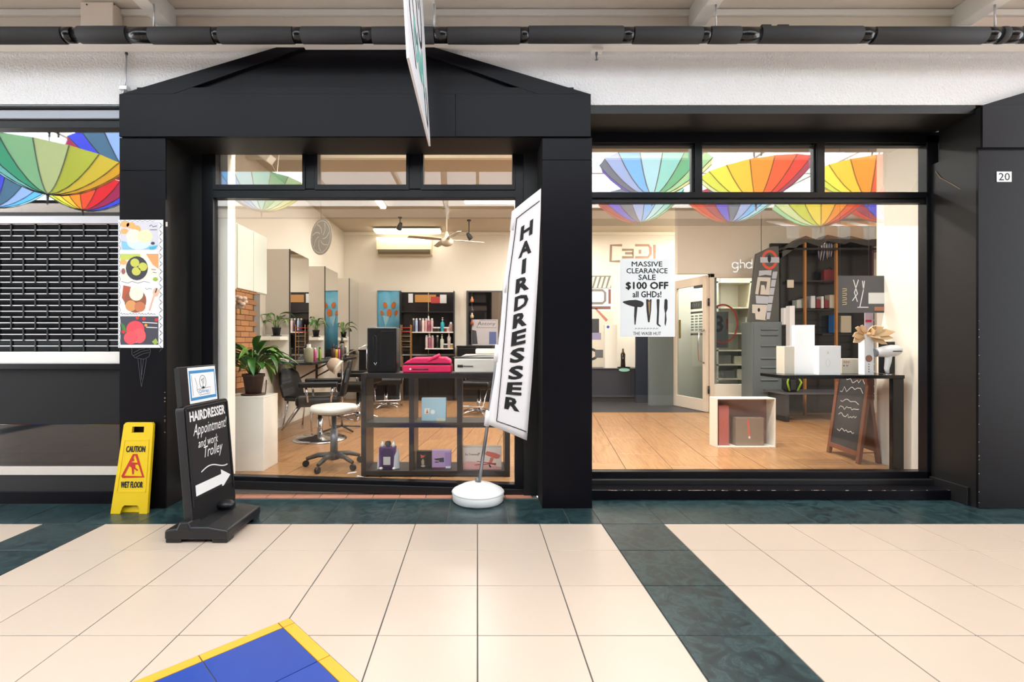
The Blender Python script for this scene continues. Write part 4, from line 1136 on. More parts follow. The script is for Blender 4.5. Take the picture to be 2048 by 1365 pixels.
PK = mat('salmon_print', (222, 116, 106), .5); PK2 = mat('pale_pink_print', (238, 182, 176), .5); PK3 = mat('rose_print', (176, 64, 66), .5)
f.poly('print', [(0, 0), (w, 0), (w, .12 * h), (.6 * w, .2 * h), (.3 * w, .36 * h), (.12 * w, .38 * h), (0, .3 * h)], PK2)
f.poly('print', [(.56 * w, .72 * h), (.62 * w, .84 * h), (.84 * w, .76 * h), (.97 * w, .66 * h), (.94 * w, .54 * h), (.86 * w, .5 * h), (.6 * w, .66 * h)], PK, .001)
f.poly('print', [(.72 * w, .56 * h), (.8 * w, .53 * h), (.74 * w, .28 * h), (.66 * w, .26 * h)], PK, .0013)
f.poly('print', [(.36 * w, .36 * h), (.36 * w, .39 * h), (.78 * w, .3 * h), (.86 * w, .3 * h), (.85 * w, .19 * h), (.74 * w, .24 * h), (.3 * w, .2 * h), (.3 * w, .23 * h), (.68 * w, .28 * h)], PK3, .0016)
f.strokes('print', [[(.68 * w, .22 * h), (.72 * w, .1 * h)]], .012, INK, .0018)
f.text('lettering', 'Ex Tremedy', .24 * w, .68 * h, DGREY, w=.36 * w, d=.001)
f.strokes('print', [[(.4 * w, .72 * h), (.43 * w, .76 * h)], [(.4 * w, .76 * h), (.43 * w, .72 * h)]], .004, DGREY, .001)
# small white price cards on the floor by the glass
for k, (u, v, s, lab) in enumerate(((703, 948, 1, 'left of two small white paper slips on the floor by the cube shelf'), (722, 953, -1, 'right of two small white paper slips on the floor by the cube shelf'))):
    Y = FPX * (EYE - IZ) / (v - VY)
    Y = max(Y, 3.96)
    solo(MB().prism([(X(u, Y) - .035, Y - .01, IZ + .001), (X(u, Y) + .03, Y + .03 * s, IZ + .001), (X(u, Y) + .035, Y + .05 * s, IZ + .006), (X(u, Y) - .03, Y + .012, IZ + .004)], (0, 0, .001)), 'paper_slip', PAPER, lab, 'paper', (X(u, Y), Y, IZ))

# security camera high in the left fanlight, flower on the brick pier
cy_ = 5.0
sc2 = thing('security_camera', 'white box camera on a ceiling bracket seen through the first fanlight', 'camera', (X(548, cy_), cy_, CZ))
p0 = Vector((X(552, cy_), cy_, CZ)); p1 = Vector((X(548, cy_), cy_, Z(300, cy_)))
MB().tube([p0, p1], .012, 8).build('bracket', PLBLACK, sc2)
Mc = Matrix.Rotation(radians(35), 3, 'Y') @ Matrix.Rotation(radians(-20), 3, 'Z')
MB().cbox((X(534, cy_), cy_ - .02, Z(315, cy_)), (.17, .09, .08), Mc).build('body', INWHITE, sc2, .008)
MB().cbox((X(526, cy_) - .03, cy_ - .01, Z(305, cy_)), (.04, .075, .07), Mc).build('lens_hood', PLBLACK, sc2, .004)
MB().tube([(X(541, cy_), cy_, Z(325, cy_)), (X(550, cy_), cy_ + .05, Z(345, cy_)), (X(553, cy_), cy_ + .1, CZ)], .005, 6).build('cable', INWHITE, sc2)
fl_ = thing('dried_flower', 'pale pink dried flower fixed to the brick pier', 'flower', (X(479, 4.66), 4.66, Z(604, 4.66)))
PF = mat('pale_petal', (224, 196, 176), .7)
fc = Vector((X(479, 4.64), 4.655, Z(604, 4.64)))
for k in range(9):
    a = 2 * pi * k / 9; r_ = .035 + .012 * (k % 2)
    MB().ball(fc + Vector((r_ * cos(a) * 1.2, -.012 * (k % 3), r_ * sin(a))), (.03, .018, .022), 8, 6).build('petal', PF, fl_)
MB().ball(fc + Vector((0, -.02, 0)), (.025, .02, .025), 8, 6).build('centre', mat('flower_centre', (190, 150, 110), .7), fl_)
MB().tube([fc, fc + Vector((.0, .0, -.12))], .004, 5).build('stem', LEAF2, fl_)
# ================================================================== right room
# counter at the back with products
CT = mat('slate_counter', (62, 64, 72), .4)
ct = thing('reception_counter', 'dark slate reception counter at the back of the right room', 'counter', (X(1200, 9.2), 9.3, IZ))
x0, x1 = .9, X(1284, 9.1)
zt = Z(737, 9.1)
bx('body', CT, x0, x1, 9.1, 9.5, IZ + .09, zt - .02, ct, .004)
bx('top', CT, x0 - .01, x1 + .01, 9.08, 9.52, zt - .02, zt, ct, .004)
bx('kick', PLBLACK, x0, x1 - .04, 9.15, 9.5, IZ, IZ + .09, ct)
bx('seam', PLBLACK, X(1262, 9.1) - .003, X(1262, 9.1) + .003, 9.097, 9.1, IZ + .1, zt - .02, ct)
t, f, w, h = gbox('product_box', 'tall slim white box with a blue dot on the counter', 1210, 1234, 650, 738, 9.14, .12, INWHITE, z0=zt)
f.disc('print', .25 * w, .95 * h, .12 * w, .12 * w, mat('blue_dot', (70, 84, 190), .5))
bottle('tall', (X(1246, 9.2), 9.2, zt), (40, 28, 24), 'dark brown spray bottle on the slate counter', (90, 60, 44), 1.5)
t = thing('display_tray', 'small round tray with a mint green label on the counter edge', 'tray', (X(1248, 9.12), 9.12, zt))
MB().lathe([(.0, 0), (.11, 0), (.12, .02), (.1, .02), (.09, .008), (.0, .008)], 24, (X(1248, 9.2), 9.2, zt + .001), sx=1, sy=.8).build('dish', PLBLACK, t)
MB().lathe([(.1, -.006), (.1, .006)], 20, (X(1248, 9.09), 9.072, zt - .03), Matrix.Rotation(pi / 2, 3, 'X'), sx=1.0, sy=.32).build('mint_label', mat('mint_label', (170, 236, 212), .4), t)
# collage poster on the back wall
po = thing('collage_poster', 'poster of styling tools and magazine pictures behind the counter', 'poster', (X(1200, BY), BY - .01, Z(700, BY)))
pf = Flat((X(1170, BY), BY - .004, Z(735, BY)), (1, 0, 0), (0, 0, 1), po)
k = BY / FPX
def pr(u, v): return ((u - 1170) * k, (735 - v) * k)
def prect(n, u0, v0, u1, v1, m, d=.0006): 
    a = pr(u0, v1); b = pr(u1, v0); pf.rect(n, a[0], a[1], b[0], b[1], m, d)
prect('sheet', 1170, 550, 1226, 735, mat('poster_cream', (226, 216, 198), .6), 0)
prect('photo', 1170, 552, 1222, 577, mat('olive_photo', (126, 124, 106), .6))
for q in range(5): pf.poly('photo_slash', [pr(1178 + 9 * q, 576), pr(1184 + 9 * q, 576), pr(1190 + 9 * q, 554), pr(1185 + 9 * q, 554)], mat('silver_photo', (204, 206, 204), .5), .0012)
prect('white_block', 1170, 577, 1225, 622, PAPER, .0008)
pf.strokes('logo', [[pr(1170, 581), pr(1205, 581), pr(1210, 586), pr(1210, 602), pr(1205, 607), pr(1170, 607)]], .05, mat('grey_logo', (130, 128, 126), .6), .0014)
pf.strokes('logo', [[pr(1219, 579), pr(1219, 608)]], .05, mat('brown_logo', (128, 92, 84), .6), .0014)
prect('logo', 1172, 613, 1221, 619, MATS['brown_logo'], .0014)
pf.poly('photo', [pr(1188, 617), pr(1193, 617), pr(1216, 640), pr(1212, 644)], mat('skin_photo', (186, 122, 104), .6), .0014)
prect('photo', 1170, 638, 1198, 666, DGREY, .0012); prect('photo', 1170, 666, 1202, 680, mat('lilac_photo', (150, 146, 178), .6), .0012)
pf.ring('emblem', *pr(1180, 709), .14, .1, .05, DGREY, .0014); prect('photo', 1190, 700, 1206, 716, mat('grey_photo', (110, 110, 114), .6), .0016)
# large letters sign above the poster
ls = thing('letter_sign', 'brown and grey block letter sign high on the back wall', 'sign', (X(1265, BY), BY - .01, Z(528, BY)))
lf = Flat((X(1170, BY), BY - .006, Z(735, BY)), (1, 0, 0), (0, 0, 1), ls)
LB = mat('taupe_letter', (150, 130, 108), .6); LB2 = mat('rose_letter', (176, 138, 118), .6)
lf.strokes('letter', [[pr(1244, 491), pr(1222, 491), pr(1221, 523), pr(1240, 523)]], .045, LB)
lf.strokes('letter', [[pr(1244, 500), pr(1266, 500), pr(1266, 515), pr(1244, 515)], [pr(1250, 507), pr(1266, 507)]], .045, LB)
lf.strokes('letter', [[pr(1270, 491), pr(1297, 491), pr(1301, 496), pr(1301, 508), pr(1296, 515), pr(1270, 515)], [pr(1280, 500), pr(1280, 508)]], .045, LB2)
lf.strokes('letter', [[pr(1309, 490), pr(1309, 518)]], .045, LB2)
# grey screen panels left of the door
GS = mat('grey_green_panel', (112, 122, 122), .45, vary=.03)
solo(MB().box(X(1298, 8.58), X(1349, 8.58), 8.58, 8.64, IZ, 2.1), 'tall_screen', GS, 'tall flat grey-green screen left of the glass door', 'screen', (X(1323, 8.6), 8.6, IZ), bevel=.004)
solo(MB().box(X(1272, 8.95), X(1299, 8.95), 8.95, 9.0, IZ, 2.0), 'tall_screen', mat('navy_panel', (38, 44, 58), .45), 'narrow navy screen between counter and grey-green screen', 'screen', (X(1285, 9), 8.97, IZ), bevel=.004)

# glass door, open, and the glazed doorway
DF = mat('cream_door_frame', (228, 214, 196), .45)
hx, hy = X(1415, DY), DY; ex, ey = X(1349, 8.58), 8.58
dz1 = Z(548, DY)
d1 = struct('door_1', (hx, hy, IZ))
L_ = sqrt((ex - hx) ** 2 + (ey - hy) ** 2); ux = Vector((ex - hx, ey - hy, 0)).normalized(); nn = Vector((-ux.y, ux.x, 0))
def dbox(name, a0, a1, z0, z1, m, t=.022, parent=d1, o=0.0):
    p0 = Vector((hx, hy, 0)) + nn * o
    q = [p0 + ux * a0 - nn * t, p0 + ux * a1 - nn * t, p0 + ux * a1 + nn * t, p0 + ux * a0 + nn * t]
    return MB().prism([(p.x, p.y, z0) for p in q], (0, 0, z1 - z0)).build(name, m, parent, .003)
dbox('stile', 0, .09, IZ + .01, dz1 - .02, DF); dbox('stile', L_ - .09, L_, IZ + .01, dz1 - .02, DF)
dbox('rail', .09, L_ - .09, IZ + .01, IZ + .2, DF); dbox('rail', .09, L_ - .09, dz1 - .16, dz1 - .02, DF)
dbox('pane', .09, L_ - .09, IZ + .2, dz1 - .16, G_CLEAR, .004)
dbox('closer', .1, .3, dz1 - .2, dz1 - .16, DGREY, .03)
# pull handle
hp = [Vector((hx, hy, 0)) + ux * .05 + nn * o + Vector((0, 0, z)) for o, z in ((.02, Z(660, DY)), (.11, Z(666, DY)), (.13, 1.15), (.11, Z(722, DY)), (.02, Z(727, DY)))]
MB().tube(hp, .013, 8).build('handle', STEEL, d1)
hp = [Vector((hx, hy, 0)) + ux * .05 - nn * o + Vector((0, 0, z)) for o, z in ((.02, Z(660, DY)), (.11, Z(666, DY)), (.13, 1.15), (.11, Z(722, DY)), (.02, Z(727, DY)))]
MB().tube(hp, .013, 8).build('handle', STEEL, d1)
fx_ = Flat(Vector((hx, hy, 0)) + nn * -.006, -ux, (0, 0, 1), d1)   # facing the window
if fx_.n.y > 0: fx_ = Flat(Vector((hx, hy, 0)) + nn * .006, -ux, (0, 0, 1), d1)
STK = mat('sticker_dark', (52, 50, 52), .6); STG = mat('sticker_grey', (170, 176, 176), .6)
fx_.rect('sticker', -.42, Z(619, 8.1), -.14, Z(604, 8.1), STK); fx_.strokes('lettering', [[(-.38 + .05 * k, Z(615, 8.1)), (-.37 + .05 * k, Z(608, 8.1)), (-.35 + .05 * k, Z(609 + 3 * (k % 2), 8.1))] for k in range(4)], .012, STG, .0015)
fx_.rect('sticker', -.42, Z(628, 8.1), -.12, Z(624, 8.1), STK); fx_.rect('sticker', -.42, Z(671, 8.1), -.12, Z(667, 8.1), STK)
for q in range(6):
    z = Z(633 + q * 5.5, 8.1)
    for a0, a1 in ((-.41, -.34), (-.31, -.24), (-.21, -.13)): fx_.rect('sticker_line', a0, z - .012, a1, z + .012, STG)
fx_.rect('sticker', -.74, Z(677, 8.4), -.68, Z(640, 8.4), mat('amber_sticker', (214, 170, 92), .6))
w4 = struct('window_4', (X(1470, DY), DY, 0))
xa, xb = X(1419, DY), X(1523, DY)
for x in (xa, xb - .07): bx('jamb', DF, x, x + .07, DY - .02, DY + .06, IZ, dz1, w4, .003)
bx('jamb', GREYP, xa + .07, xa + .12, DY + .02, DY + .06, IZ, dz1 - .06, w4)
bx('head', DF, xa, xb, DY - .02, DY + .06, dz1 - .06, dz1, w4, .003)
bx('kick_panel', INWHITE, xa + .07, xb - .07, DY, DY + .04, IZ + .05, Z(769, DY), w4, .003)
bx('pane', G_CLEAR, xa + .07, xb - .07, DY + .01, DY + .016, Z(770, DY), dz1 - .05, w4)
for z in (Z(605, DY), Z(780, DY)): MB().tube([(X(1416, DY), DY - .025, z - .06), (X(1416, DY), DY - .025, z + .06)], .014, 8).build('hinge', PLBLACK, w4)
# round red number sign behind the doorway glass
sg = thing('round_sign', 'grey board with black 3 inside a red ring behind the doorway glass', 'sign', (X(1448, 8.1), 8.1, Z(690, 8.1)))
sf = Flat((X(1448, 8.1), 8.1, Z(650, 8.1)), (1, 0, 0), (0, 0, 1), sg)
k8 = 8.1 / FPX
sf.rect('board', -24 * k8, -46 * k8, 8 * k8, 26 * k8, mat('sign_grey', (108, 108, 108), .6), 0, .01)
sf.rect('edge', 4 * k8, -10 * k8, 7 * k8, 12 * k8, mat('deep_red', (150, 24, 20), .5), .011)
sf.text('lettering', '3', -11 * k8, 2 * k8, INK, h=32 * k8, bold=.02, d=.012)
sf.ring('red_ring', -3 * k8, 2 * k8, 29 * k8, 38 * k8, 3.5 * k8, mat('red_ring', (206, 66, 40), .5), .014)
MB().tube([(X(1440, 8.1), 8.1, Z(624, 8.1)), (X(1440, 8.1), 8.1, CZ)], .003, 6).build('wire', DGREY, sg)
# shelving behind the doorway glass
sv = thing('storage_rack', 'cream storage rack with towels behind the doorway glass', 'shelf', (X(1480, 8.7), 8.7, IZ))
RK = mat('rack_cream', (216, 204, 182), .6)
xa, xb = X(1428, 8.7), X(1560, 8.7)
for z in (IZ + .02, .5, .75, 1.0, 1.3, 1.75, 2.2): bx('shelf_board', RK, xa, xb, 8.6, 9.0, z, z + .025, sv)
for x in (xa, xb - .03, (xa + xb) / 2): bx('upright', RK, x, x + .03, 8.6, 9.0, IZ, 2.25, sv)
bx('back_board', INWHITE, xa, xb, 9.0, 9.02, IZ, 2.25, sv)
for i, (u0, u1, z, h_, c, nm) in enumerate(((1432, 1462, .775, .16, (120, 118, 116), 'grey bin'), (1468, 1500, .775, .14, (206, 196, 178), 'cream towel pile'), (1434, 1470, .525, .14, (108, 108, 110), 'dark grey tool box'), (1474, 1505, .525, .16, (222, 212, 196), 'pale towel bale'), (1436, 1452, 1.325, .3, (150, 150, 148), 'grey canister'), (1490, 1506, 1.325, .28, (178, 172, 160), 'taupe canister'))):
    solo(MB().box(X(u0, 8.65), X(u1, 8.65), 8.64, 8.9, z, z + h_), 'stored_item', mat('stored_%d' % i, c, .6), nm + ' on the rack behind the doorway glass', 'box', (X(u0, 8.65), 8.7, z), bevel=.015)
# grey louvred stand with its leaning letter board
gy = 7.35
ls2 = thing('louvred_stand', 'grey metal stand with pressed louvres right of the doorway', 'stand', (X(1535, gy), gy + .1, IZ))
LG = mat('steel_grey', (104, 114, 116), .45)
bx('body', LG, X(1504, gy), X(1564, gy), gy, gy + .3, IZ, Z(644, gy), ls2, .01)
bx('face_panel', LG, X(1507, gy), X(1561, gy), gy - .008, gy, IZ + .12, Z(648, gy), ls2, .004)
for v in (657, 668, 690, 715, 733, 758):
    MB().prism([(X(1521, gy), gy - .008, Z(v, gy)), (X(1521, gy), gy - .03, Z(v + 3, gy)), (X(1521, gy), gy - .008, Z(v + 5, gy))], (X(1555, gy) - X(1521, gy), 0, 0)).build('louvre', LG, ls2, .002)
lb = thing('letter_board', 'tall grey board with white block letters and a red ring above the louvred stand', 'sign', (X(1535, gy), gy + .1, Z(644, gy)))
GB = mat('charcoal_board', (84, 84, 80), .5)
MB().prism([(X(1500, gy), gy + .04, Z(644, gy)), (X(1562, gy), gy + .04, Z(644, gy)), (X(1561, gy), gy + .04, Z(492, gy)), (X(1548, gy), gy + .04, Z(492, gy)), (X(1516, gy), gy + .04, Z(507, gy))], (0, .05, 0)).build('board', GB, lb, .005)
bf = Flat((X(1535, gy), gy + .039, Z(570, gy)), (1, 0, 0), (0, 0, 1), lb); kg = gy / FPX
def bp_(u, v): return ((u - 1535) * kg, (570 - v) * kg)
def bpoly(n, pts, m, d=.001, t=.006): bf.poly(n, [bp_(*p) for p in pts], m, d, t)
RR = mat('orange_red', (212, 78, 44), .45); PW = mat('pale_letter', (214, 208, 198), .55); PB = mat('pale_blue_letter', (188, 194, 206), .55)
bf.ring('red_ring', *bp_(1542, 519), 13.5 * kg, 17 * kg, 5.5 * kg, RR, .001)
bpoly('band', [(1523, 514), (1561, 514), (1561, 525), (1523, 525)], PB, .002)
bf.disc('figure', *bp_(1541, 517), 3.5 * kg, 8 * kg, INK, .009)
bpoly('letter', [(1521, 541), (1546, 540), (1545, 551), (1534, 549), (1520, 552)], PB)
bpoly('letter', [(1518, 554), (1544, 555), (1541, 590), (1523, 589), (1525, 570), (1531, 570), (1534, 581), (1537, 563), (1523, 562), (1519, 589), (1513, 588)], PW)
bpoly('letter', [(1514, 591), (1540, 593), (1538, 608), (1515, 607)], PB)
bpoly('letter', [(1507, 609), (1537, 610), (1535, 641), (1514, 639), (1513, 627), (1507, 626)], PW)
bf.disc('print', *bp_(1520, 620), 2.5 * kg, 4 * kg, INK, .008)
for q in range(6):
    t0 = q / 6; t1 = (q + .86) / 6
    def ed(t, s): return (1553 - 16 * t + s * 4.5 + (0 if s < 0 else 0), 543 + 98 * t)
    bpoly('letter', [ed(t0, -1), ed(t0, 1), ed(t1, 1), ed(t1, -1)], PB)

# black arched display unit at the right with posts, shelves and boxes
ky = 7.45
kd = thing('display_unit', 'black arched slatwall display unit with wooden posts at the right', 'display', (X(1660, ky), 7.6, IZ))
KB = mat('black_slatwall', (24, 23, 25), .22); KG = mat('charcoal_arch', (66, 66, 64), .4); WP = mat('oak_post', (176, 122, 66), .5)
xa, xb = X(1562, ky), X(1775, ky)
bx('back_board', KB, xa, xb, DY - .04, DY, IZ, Z(488, DY), kd)
zz = Z(745, ky)
for q in range(12): bx('slat', KB, xa, xb, DY - .055, DY - .04, .25 + q * .115, .35 + q * .115, kd, .003)
arch = [(1562, 505), (1600, 478), (1612, 472), (1640, 482), (1655, 470), (1690, 477), (1700, 472), (1735, 480), (1775, 476)]
pts = [(X(u, ky), ky, Z(v, ky)) for u, v in arch] + [(X(u, ky), ky, Z(v + 9, ky)) for u, v in arch[::-1]]
for p0, p1 in zip(arch[:-1], arch[1:]):
    MB().prism([(X(p0[0], ky), ky, Z(p0[1], ky)), (X(p1[0], ky), ky, Z(p1[1], ky)), (X(p1[0], ky), ky, Z(p1[1] + 12, ky)), (X(p0[0], ky), ky, Z(p0[1] + 12, ky))], (0, .2, 0)).build('arch_board', KG, kd)
bx('roof_board', KB, xa, xb, ky, DY - .04, Z(500, ky), Z(496, ky), kd)
for u in (1613, 1676, 1748):
    bx('post', WP if u < 1740 else mat('maroon_post', (70, 34, 44), .4), X(u - 2, ky), X(u + 2, ky), ky + .02, ky + .06, IZ, Z(478, ky), kd, .003)
for v, a_, b_ in ((618, 1566, 1680), (668, 1650, 1740), (560, 1566, 1700)):
    bx('shelf_board', KB, X(a_, ky), X(b_, ky), ky + .06, DY - .05, Z(v + 3, ky), Z(v, ky), kd, .002)
bx('side_board', KB, xa, xa + .02, ky, DY - .04, IZ, Z(505, ky), kd)
def item(u0, u1, v0, v1, c, label, d=.12, Y=ky + .1, name='product_box', cat='box', group=None):
    return solo(MB().box(X(u0, Y), X(u1, Y), Y, Y + d, Z(v1, Y), Z(v0, Y)), name, mat('item_%d_%d_%d' % c, c, .5), label, cat, (X((u0 + u1) / 2, Y), Y + d / 2, Z(v1, Y)), group, .006)
zsh = 617.0
item(1594, 1604, 600, zsh, (196, 200, 190), 'pale grey product box on the display unit shelf left of the post')
item(1606, 1614, 597, zsh, (170, 178, 168), 'grey-green product box on the display unit shelf behind the post')
item(1622, 1631, 592, zsh, (212, 216, 220), 'tall white product box on the display unit shelf')
item(1633, 1641, 599, zsh, (120, 34, 40), 'maroon product box on the display unit shelf')
item(1643, 1648, 593, zsh, (226, 220, 212), 'slim cream product box on the display unit shelf')
item(1650, 1657, 600, zsh, (128, 40, 44), 'dark red product box on the display unit shelf')
item(1660, 1676, 590, zsh, (198, 190, 168), 'wide beige product box on the display unit shelf')
item(1575, 1588, 560, 576, (214, 206, 186), 'small cream card hanging from the display unit', .02, ky + .02)
item(1682, 1703, 632, 666, (186, 178, 156), 'cream box with black stripes on the right display shelf')
item(1668, 1674, 630, 666, (40, 110, 180), 'small blue spray can on the right display shelf', name='spray_can', cat='can')
item(1568, 1576, 616, 650, (238, 240, 242), 'tall white tube at the left of the display unit', .08, 7.3)
item(1580, 1590, 612, 700, (240, 242, 246), 'tall white carton standing at the left of the display unit', .1, 7.2)
hv = thing('red_pouch', 'dark red pouch hanging high in the display unit', 'pouch', (X(1657, 7.6), 7.6, Z(565, 7.6)))
bx('body', mat('oxblood', (110, 26, 28), .5), X(1645, 7.6), X(1672, 7.6), 7.56, 7.64, Z(566, 7.6), Z(540, 7.6), hv, .01)
MB().tube([(X(1650, 7.6), 7.6, Z(541, 7.6)), (X(1658, 7.6), 7.6, Z(534, 7.6)), (X(1666, 7.6), 7.6, Z(541, 7.6))], .008, 6).build('strap', PLBLACK, hv)
hs = thing('hair_extension', 'bundle of pale grey hair strands hanging in the display unit', 'hair', (X(1655, 7.55), 7.55, Z(520, 7.5)))
for q in range(7):
    x = X(1636 + q * 5.5, 7.55)
    MB().tube([(x, 7.55, Z(478, 7.55)), (x + .01 * sin(q), 7.54, Z(500, 7.55)), (x + .015 * cos(q * 2), 7.55, Z(518 + 4 * sin(q), 7.55))], [.012, .016, .004], 6).build('strand', mat('ash_hair', (176, 170, 166), .5) if q % 2 else mat('lilac_hair', (150, 148, 190), .5), hs)
for q, (u, v) in enumerate(((1603, 486), (1645, 487), (1712, 487))):
    c = Vector((X(u, 7.5), 7.5, Z(v, 7.5)))
    t = thing('downlight', ['left', 'middle', 'right'][q] + ' small round downlight under the display unit roof', 'lamp', c, group='downlights of the display unit')
    MB().lathe([(.035, 0), (.04, .012)], 14, c).build('trim_ring', ALU, t)
    MB().lathe([(.0, -.001), (.034, -.001)], 14, c).build('bulb', MATS['spot_bulb'], t)

# white open cube on the floor
oy = 5.2
oc = thing('open_display_cube', 'white open-fronted display cube standing on the tiled floor', 'cube', (X(1493, oy), oy + .2, IZ))
x0, x1 = X(1433, oy), X(1552, oy); z0, z1 = IZ, Z(797, oy); w_ = .014
bx('bottom_board', INWHITE, x0, x1, oy, oy + .16, z0, z0 + w_, oc, .003); bx('top_board', INWHITE, x0, x1, oy, oy + .16, z1 - w_, z1, oc, .003)
for x in (x0, x1 - w_): bx('side_board', INWHITE, x, x + w_, oy, oy + .16, z0 + w_, z1 - w_, oc, .003)
bk_ = bx('back_board', mat('mauve_back', (150, 120, 112), .5), x0 + w_, x1 - w_, oy + .15, oy + .16, z0 + w_, z1 - w_, oc)
t, f, w, h = gbox('product_box', 'dusty pink box with a brush picture inside the white cube', 1438, 1458, 812, 884, oy + .05, .08, mat('dusty_pink', (190, 110, 104), .5), z0=IZ + w_)
f.ring('print', .45 * w, .55 * h, .16 * w, .12 * h, .006, MATS['coral_print'])
t, f, w, h = gbox('product_box', 'grey product box with a rose styling wand inside the white cube', 1472, 1528, 836, 886, oy + .03, .1, mat('warm_grey_card', (150, 136, 122), .5), z0=IZ + w_)
f.strokes('print', [[(.42 * w, .92 * h), (.45 * w, .6 * h), (.47 * w, .35 * h)]], .022, PK); f.disc('print', .475 * w, .3 * h, .011, .014, PAPER, .001)
# ---------------- black console table with white boxes, dryer and bow
ty = 4.2
tb = thing('console_table', 'narrow black console table behind the right window', 'table', (X(1690, ty), ty + .15, IZ))
x0, x1 = X(1566, ty), X(1810, ty); tz = Z(751, ty)
TBM = mat('black_table', (18, 18, 20), .18)
bx('top', TBM, x0, x1, ty, ty + .34, tz - .03, tz, tb, .003)
bx('leg', TBM, x1 - .095, x1, ty + .01, ty + .05, IZ, tz - .03, tb, .003)
WB = mat('bright_white_box', (244, 244, 246), .4)
t = thing('tall_box', 'tall bright white carton standing on the console table', 'box', (X(1614, ty), ty + .15, tz))
M = Matrix.Rotation(radians(-20), 3, 'Z')
MB().cbox((X(1615, ty + .1), ty + .16, tz + .215), (.15, .11, .43), M).build('body', WB, t, .002)
MB().cbox((X(1616, ty + .1), ty + .16, tz + .4315), (.148, .108, .003), M).build('lid', WB, t)
t, f, w, h = gbox('product_box', 'square white carton with faint print on the console table', 1638, 1682, 692, 750, ty + .02, .12, WB, z0=tz)
f.ring('print', .4 * w, .42 * h, .018, .032, .002, PW); f.disc('print', .4 * w, .76 * h, .006, .012, PW)
t, f, w, h = gbox('product_box', 'cream carton at the left end of the console table', 1569, 1591, 693, 750, ty + .14, .12, mat('cream_carton', (216, 208, 192), .5), z0=tz)
t, f, w, h = gbox('product_box', 'low cream carton with red lettering behind the slim box', 1684, 1728, 718, 750, ty + .2, .1, MATS['cream_carton'], z0=tz)
f.strokes('lettering', [[((.08 + .1 * k) * w, .7 * h), ((.1 + .1 * k) * w, .85 * h), ((.15 + .1 * k) * w, .76 * h)] for k in range(3)], .006, mat('faded_red', (188, 96, 84), .6), .001)
f.rect('print', .05 * w, .5 * h, .12 * w, .56 * h, DGREY); f.rect('print', .2 * w, .5 * h, .26 * w, .56 * h, DGREY)
t, f, w, h = gbox('slim_box', 'slim tall white box with rose emblem under the bow on the console table', 1729, 1748, 668, 750, ty + .04, .07, WB, z0=tz)
f.disc('emblem', .45 * w, .40 * h, .024, .024, mat('rose_gold', (176, 122, 100), .35)); f.ring('emblem', .45 * w, .40 * h, .026, .028, .004, mat('brown_ring', (96, 58, 44), .4), .0012)
for q in range(4): f.disc('print', .45 * w, (.26 - .06 * q) * h, .004, .006, DGREY)
# bow
bow = thing('ribbon_bow', 'large beige ribbon bow on top of the slim white box', 'bow', (X(1740, ty), ty + .07, Z(668, ty)))
BW = mat('beige_ribbon', (214, 178, 134), .45)
bc = Vector((X(1746, ty), ty + .06, Z(668, ty)))
rr = random.Random(11)
for q, (a, el, L) in enumerate(((170, 18, .16), (195, -8, .19), (205, -22, .2), (140, 30, .12), (30, 25, .13), (10, 5, .2), (-15, -12, .19), (-35, -30, .17), (60, 45, .1), (100, 40, .1), (-60, -15, .12), (250, 10, .12))):
    a = radians(a); el = radians(el)
    d = Vector((cos(el) * cos(a), -.35 * cos(el), sin(el))) if abs(sin(a)) < .8 else Vector((cos(a) * .4, -.7, sin(el)))
    d.normalize(); sd = d.cross(Vector((.2, -1, .3))).normalized()
    w_ = .05
    pts = [bc, bc + d * L * .35 + sd * w_ * .7, bc + d * L * .75 + sd * w_ * .6, bc + d * L, bc + d * L * .7 - sd * w_ * .6, bc + d * L * .3 - sd * w_ * .5]
    MB().prism(pts, (0, .006, .004)).build('loop', BW, bow, .001, 1)
MB().ball(bc + Vector((0, -.03, 0)), (.03, .03, .024), 10, 6).build('knot', BW, bow)
# white hair dryer on a rod
hd_ = thing('hair_dryer', 'white hair dryer on a thin stand at the right end of the console table', 'hair dryer', (X(1782, ty), ty + .06, tz))
hc = Vector((X(1782, ty), ty + .03, Z(703, ty)))
Mx = Matrix.Rotation(radians(-6), 3, 'Y') @ Matrix.Rotation(pi / 2, 3, 'Y')
MB().lathe([(.036, -.115), (.038, -.09), (.048, -.03), (.052, .03), (.046, .075), (.03, .105), (.02, .112)], 20, hc, Mx).build('body', WB, hd_)
MB().lathe([(.022, .111), (.026, .108), (.028, .102)], 16, hc, Mx).build('intake_cap', MATS['rose_gold'], hd_)
MB().lathe([(.030, -.118), (.0375, -.116), (.0375, -.110)], 16, hc, Mx).build('nozzle_ring', GREYM, hd_)
MB().box(hc.x, hc.x + .075, hc.y - .053, hc.y - .045, hc.z - .004, hc.z + .004).build('trim_line', PLBLACK, hd_)
MB().tube([hc + Vector((.005, 0, -.03)), hc + Vector((0, 0, -.09)), hc + Vector((-.012, 0, -.15)), hc + Vector((-.005, 0, -.19))], [.026, .024, .019, .014], 12).build('handle', WB, hd_)
MB().tube([hc + Vector((-.005, 0, -.18)), (hc.x - .004, hc.y, tz)], .004, 6).build('rod', STEEL, hd_)
MB().lathe([(.03, 0), (.03, .006), (.006, .012)], 16, (hc.x - .004, hc.y, tz)).build('foot', STEEL, hd_)
t, f, w, h = gbox('product_box', 'flat black box standing behind the white hair dryer', 1775, 1809, 684, 750, ty + .18, .1, TBM, z0=tz)
